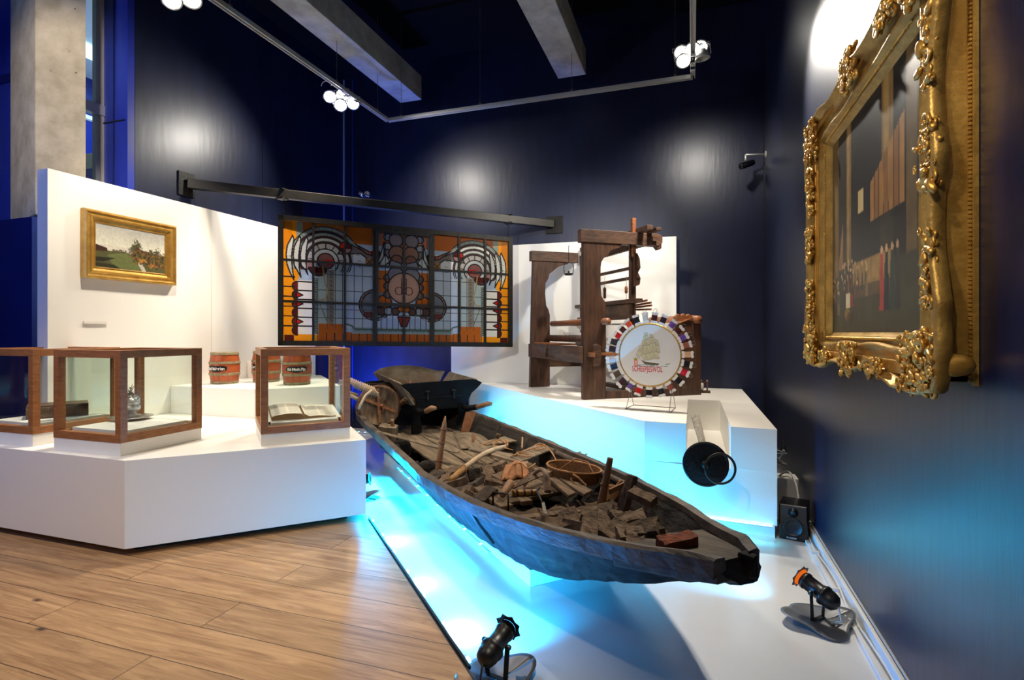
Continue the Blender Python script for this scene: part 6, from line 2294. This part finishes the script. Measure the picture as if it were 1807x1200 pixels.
# ================================================================ SMALL WALL LAMPS / CAMERA
ccp = PX(1352, 272, XR - .002)
cc = thing('wall_camera', 'small camera on a chrome arm fixed to the right wall by the corner', 'camera', ccp)
ae = ccp + Vector((-.235, -.12, -.02))
MB().tube([ccp, ae], .010, 8).build('arm', M['alu'], cc, smooth=True)
MB().lathe([(0, 0), (.04, 0), (.04, .012), (0, .012)], 16, frame_from((-1, 0, 0)), ccp).build('wall_plate', M['alu'], cc)
MB().tube([ae, ae + Vector((0, 0, -.07))], .014, 8).build('joint', M['alu'], cc, smooth=True)
cdir = Vector((-.75, -.55, -.35)).normalized()
MB().lathe([(0, -.12), (.03, -.12), (.036, -.1), (.038, .07), (.030, .08), (0, .08)], 18, frame_from(cdir), ae + Vector((.0, 0, -.12))).build('camera_body', M['black_gloss'], cc, smooth=True)
for k, (x, nm) in enumerate(((637, 'round chrome wall lamp on the back wall, left of a pair'), (648, 'round chrome wall lamp on the back wall, right of a pair'))):
    q = PY(x, 342, YB - .04)
    t_ = thing('wall_spot', nm, 'wall lamp', q)
    m3_ = frame_from((.5 if k else -.6, -1, -.1))
    MB().lathe([(0, -.05), (.03, -.045), (.042, -.01), (.042, .02), (.030, .022), (.026, 0), (0, -.004)], 20, m3_, q).build('shell', M['silver'], t_, smooth=True)
    MB().tube([q + Vector((0, .04, -.04)), q], .008, 8).build('stem', M['alu'], t_)

# ================================================================ BIG GILT-FRAMED PAINTING ON THE RIGHT WALL
Y0, Y1 = 1.99, 3.93       # outer, near / far
Z0, Z1 = 1.325, 2.79
YI0, YI1, ZI0, ZI1 = 2.30, 3.62, 1.503, 2.60
gp = thing('church_interior_painting', 'big dark church interior painting in a heavy carved gilt frame on the right wall', 'painting', (XR, (Y0 + Y1) / 2, Z0))
# deep box behind, with a bead near the wall
XW = XR - .002
mb = MB()
for (a0, b0, a1, b1) in ((2.04, 1.345, 2.09, 2.86), (3.83, 1.345, 3.88, 2.80), (2.04, 1.345, 3.88, 1.395), (2.04, 2.75, 3.88, 2.80)):
    mb.box((XW - .05, (a0 + a1) / 2, (b0 + b1) / 2), (.10, a1 - a0, b1 - b0))
mb.build('frame_box', M['gold'], gp, bevel=.003)
mb = MB()
for k in range(110):
    z = 1.35 + 1.5 * k / 109
    mb.ball((XW - .016, 2.037, z), (.007, .006, .0075), 6)
mb.build('bead_moulding', M['gold_dark'], gp)
MB().box((XW - .006, 1.2 + .83, 2.1), (.012, .02, 1.53)).build('back_edge', M['gold_dark'], gp)


def side_pts(n):
    """perimeter parameter: list of (outer y,z, inner y,z)"""
    out = []
    cor = [((Y1, Z0), (YI1, ZI0)), ((Y1, Z1), (YI1, ZI1)), ((Y0, Z1), (YI0, ZI1)), ((Y0, Z0), (YI0, ZI0))]
    for s_ in range(4):
        (oa, ia), (ob, ib) = cor[s_], cor[(s_ + 1) % 4]
        nrm_ = [(1, 0), (0, 1), (-1, 0), (0, -1)][s_]
        for k in range(n):
            q = k / n
            f = .024 * math.cos(2 * PI * q) + .020 * math.exp(-((q - .5) / .07) ** 2) - .012 * math.cos(6 * PI * q) + .012 * abs(math.sin(7 * PI * q)) * (1 if abs(q - .5) > .3 else .4)
            y = oa[0] * (1 - q) + ob[0] * q + nrm_[0] * f
            z = oa[1] * (1 - q) + ob[1] * q + nrm_[1] * f
            out.append(((y, z), (ia[0] * (1 - q) + ib[0] * q, ia[1] * (1 - q) + ib[1] * q)))
    return out


NP = 64
pts = side_pts(NP)
prof = [(0.04, .085), (0.0, .10), (-.01, .122), (.02, .137), (.06, .130), (.12, .105), (.25, .082), (.42, .075), (.56, .085), (.64, .098), (.70, .092), (.74, .070), (.80, .066), (.84, .076), (.88, .072), (.92, .056), (1.0, .045)]
vs, fs = [], []
n = len(pts)
for (t_, h) in prof:
    for (o_, i_) in pts:
        vs.append((XW - h, o_[0] * (1 - t_) + i_[0] * t_, o_[1] * (1 - t_) + i_[1] * t_))
for a in range(len(prof) - 1):
    for k in range(n):
        fs.append((a * n + k, a * n + (k + 1) % n, (a + 1) * n + (k + 1) % n, (a + 1) * n + k))
MB().add(vs, fs).build('frame_moulding', M['gold_dark'], gp, smooth=True)
mb = MB()
per = []
for (ya, za, yb, zb__) in ((YI1 + .055, ZI0 - .03, YI1 + .055, ZI1 + .04), (YI1, ZI0 - .03, YI0, ZI0 - .03), (YI1, ZI1 + .035, YI0, ZI1 + .035)):
    nn_ = int(max(abs(ya - yb), abs(za - zb__)) / .014)
    for k in range(nn_):
        q = k / nn_
        mb.ball((XW - .078, ya + (yb - ya) * q, za + (zb__ - za) * q), (.006, .006, .0075), 6)
    mb.build('bead_moulding', M['gold'], gp)
    mb = MB()


def ornament(cy__, cz, w_, h_, seed, label=None):
    """a carved cluster: scrolls, shells, leaves and buds"""
    r_ = random.Random(seed)
    mo = MB()
    for k in range(int(52 * (w_ * h_) / .03) + 26):
        y = cy__ + r_.uniform(-w_, w_) * .5
        z = cz + r_.uniform(-h_, h_) * .5
        s_ = r_.uniform(.008, .022)
        x = XW - .110 - r_.uniform(0, .030)
        e_ = Euler((r_.uniform(0, 3), r_.uniform(-.4, .4), r_.uniform(-.4, .4))).to_matrix()
        if k % 3 == 0:
            R0 = s_ * 1.25
            ring_ = []
            tt = 11
            a0 = r_.uniform(0, 6)
            sg_ = r_.choice((-1, 1))
            for i in range(tt):
                a_ = a0 + sg_ * i * .62
                q = R0 * (1 - i / tt * .75)
                ring_.append((x - .004 * (i / tt), y + q * math.cos(a_), z + q * math.sin(a_)))
            mo.tube(ring_, [s_ * .33 * (1 - .3 * i / tt) for i in range(tt)], 6)
        else:
            mo.ball((x, y, z), (s_ * .7, s_ * r_.uniform(.9, 1.8), s_ * .65), 7, e_)
    return mo.build('carved_ornament', M['gold'], gp, smooth=True)


k_ = 0
for (y, z, w_, h_) in ((3.84, 1.42, .26, .24), (3.84, 2.70, .26, .24), (2.12, 1.40, .28, .2), (2.12, 2.72, .26, .2),
                       (3.85, 2.06, .14, .22), (2.04, 2.06, .12, .22), (2.98, 1.37, .20, .15), (2.98, 2.76, .24, .18),
                       (3.84, 1.68, .09, .30), (3.84, 2.38, .09, .30), (2.60, 1.36, .26, .07), (3.45, 1.37, .16, .06), (2.04, 1.7, .08, .26), (2.04, 2.4, .08, .26), (2.45, 2.74, .2, .08)):
    ornament(y, z, w_, h_, 31 + k_)
    k_ += 1
# leafy lobe that sticks out at the bottom near corner
MB().ball((XW - .075, 1.985, 1.40), (.055, .02, .035), 12).build('carved_leaf', M['gold'], gp, smooth=True)
# the picture itself
cp = Canvas(150, 130, 1.5, 1.25, (30, 26, 20))
cp.rect(0, 0, 1.5, 1.25, (34, 30, 24))
for k in range(20):
    cp.rect(0, .45 + k * .04, 1.5, 1.25, (34 + k * 2, 30 + k * 2, 22 + k), .4)
stone, stone2 = (118, 92, 50), (146, 116, 64)
cp.rect(.0, .0, .16, .9, (96, 76, 42))
cp.rect(.03, .2, .12, .9, stone)
cp.poly([(.16, .35), (.24, .15), (.34, .35), (.34, .75), (.16, .75)], (40, 36, 30))
cp.rect(.34, .0, .44, .85, stone)
cp.rect(.36, .0, .40, .85, stone2)
cp.poly([(.44, .30), (.70, .02), (.95, .30), (.95, .9), (.44, .9)], (22, 22, 20))
cp.rect(.98, .0, 1.14, .62, stone)
cp.rect(1.01, .0, 1.08, .6, stone2)
cp.rect(1.14, 0, 1.3, .9, (24, 22, 18))
cp.rect(1.3, 0, 1.42, .9, (92, 72, 40))
cp.poly([(.15, .85), (.26, .55), (.26, .86)], (140, 96, 50))
cp.rect(.58, .45, .68, .58, (188, 164, 112))
for k in range(7):
    cp.poly([(.80 + k * .07, .46 - k * .03), (.86 + k * .07, .44 - k * .03), (.86 + k * .07, .66), (.80 + k * .07, .66)], [(150, 106, 54), (128, 86, 44)][k % 2])
cp.rect(.45, .85, 1.12, .98, (140, 108, 58))
for k in range(30):
    cp.line([(.48 + k * .022, .86), (.48 + k * .022, .96)], .004, (176, 142, 86), .7)
cp.rect(.5, .98, 1.2, 1.05, (84, 66, 40))
r_ = random.Random(5)
for k in range(46):
    x = r_.uniform(.02, .40) if k < 30 else r_.uniform(.4, .75)
    y = .86 + r_.uniform(-.02, .12) + (.06 if x < .2 else 0)
    c_ = r_.choice([(60, 50, 38), (84, 40, 32), (46, 52, 52), (120, 96, 64), (70, 60, 48)])
    cp.poly([(x - .018, y + .12), (x, y - .01), (x + .018, y + .12)], c_)
    cp.disc(x, y - .02, .011, (196, 160, 116))
for x, c_, s_ in ((.98, (160, 48, 36), 1), (1.05, (28, 30, 32), 1.1), (1.13, (36, 56, 52), 1), (1.2, (44, 40, 34), 1)):
    cp.poly([(x - .035 * s_, 1.14), (x - .02, .86), (x + .02, .86), (x + .035 * s_, 1.14)], c_)
    cp.disc(x, .84, .018, (190, 150, 110))
cp.rect(.36, 1.02, .48, 1.10, (130, 40, 32))
cp.rect(.33, 1.01, .42, 1.10, (216, 202, 160))
cp.disc(.36, 1.14, .06, (150, 112, 44), .8, ry=.04)
cp.disc(.42, 1.16, .09, (60, 46, 30), .7, ry=.03)
cp.noise(.22, 3, 5)
cp.noise(.12, 8, 14)
paint_mesh('canvas', cp.img, lambda u, v: Vector((XW - .046, YI1 + .004 - (YI1 - YI0 + .008) * u, ZI1 + .004 - (ZI1 - ZI0 + .008) * v)), mat_attr('varnished_oil_paint', .42, .3), gp)
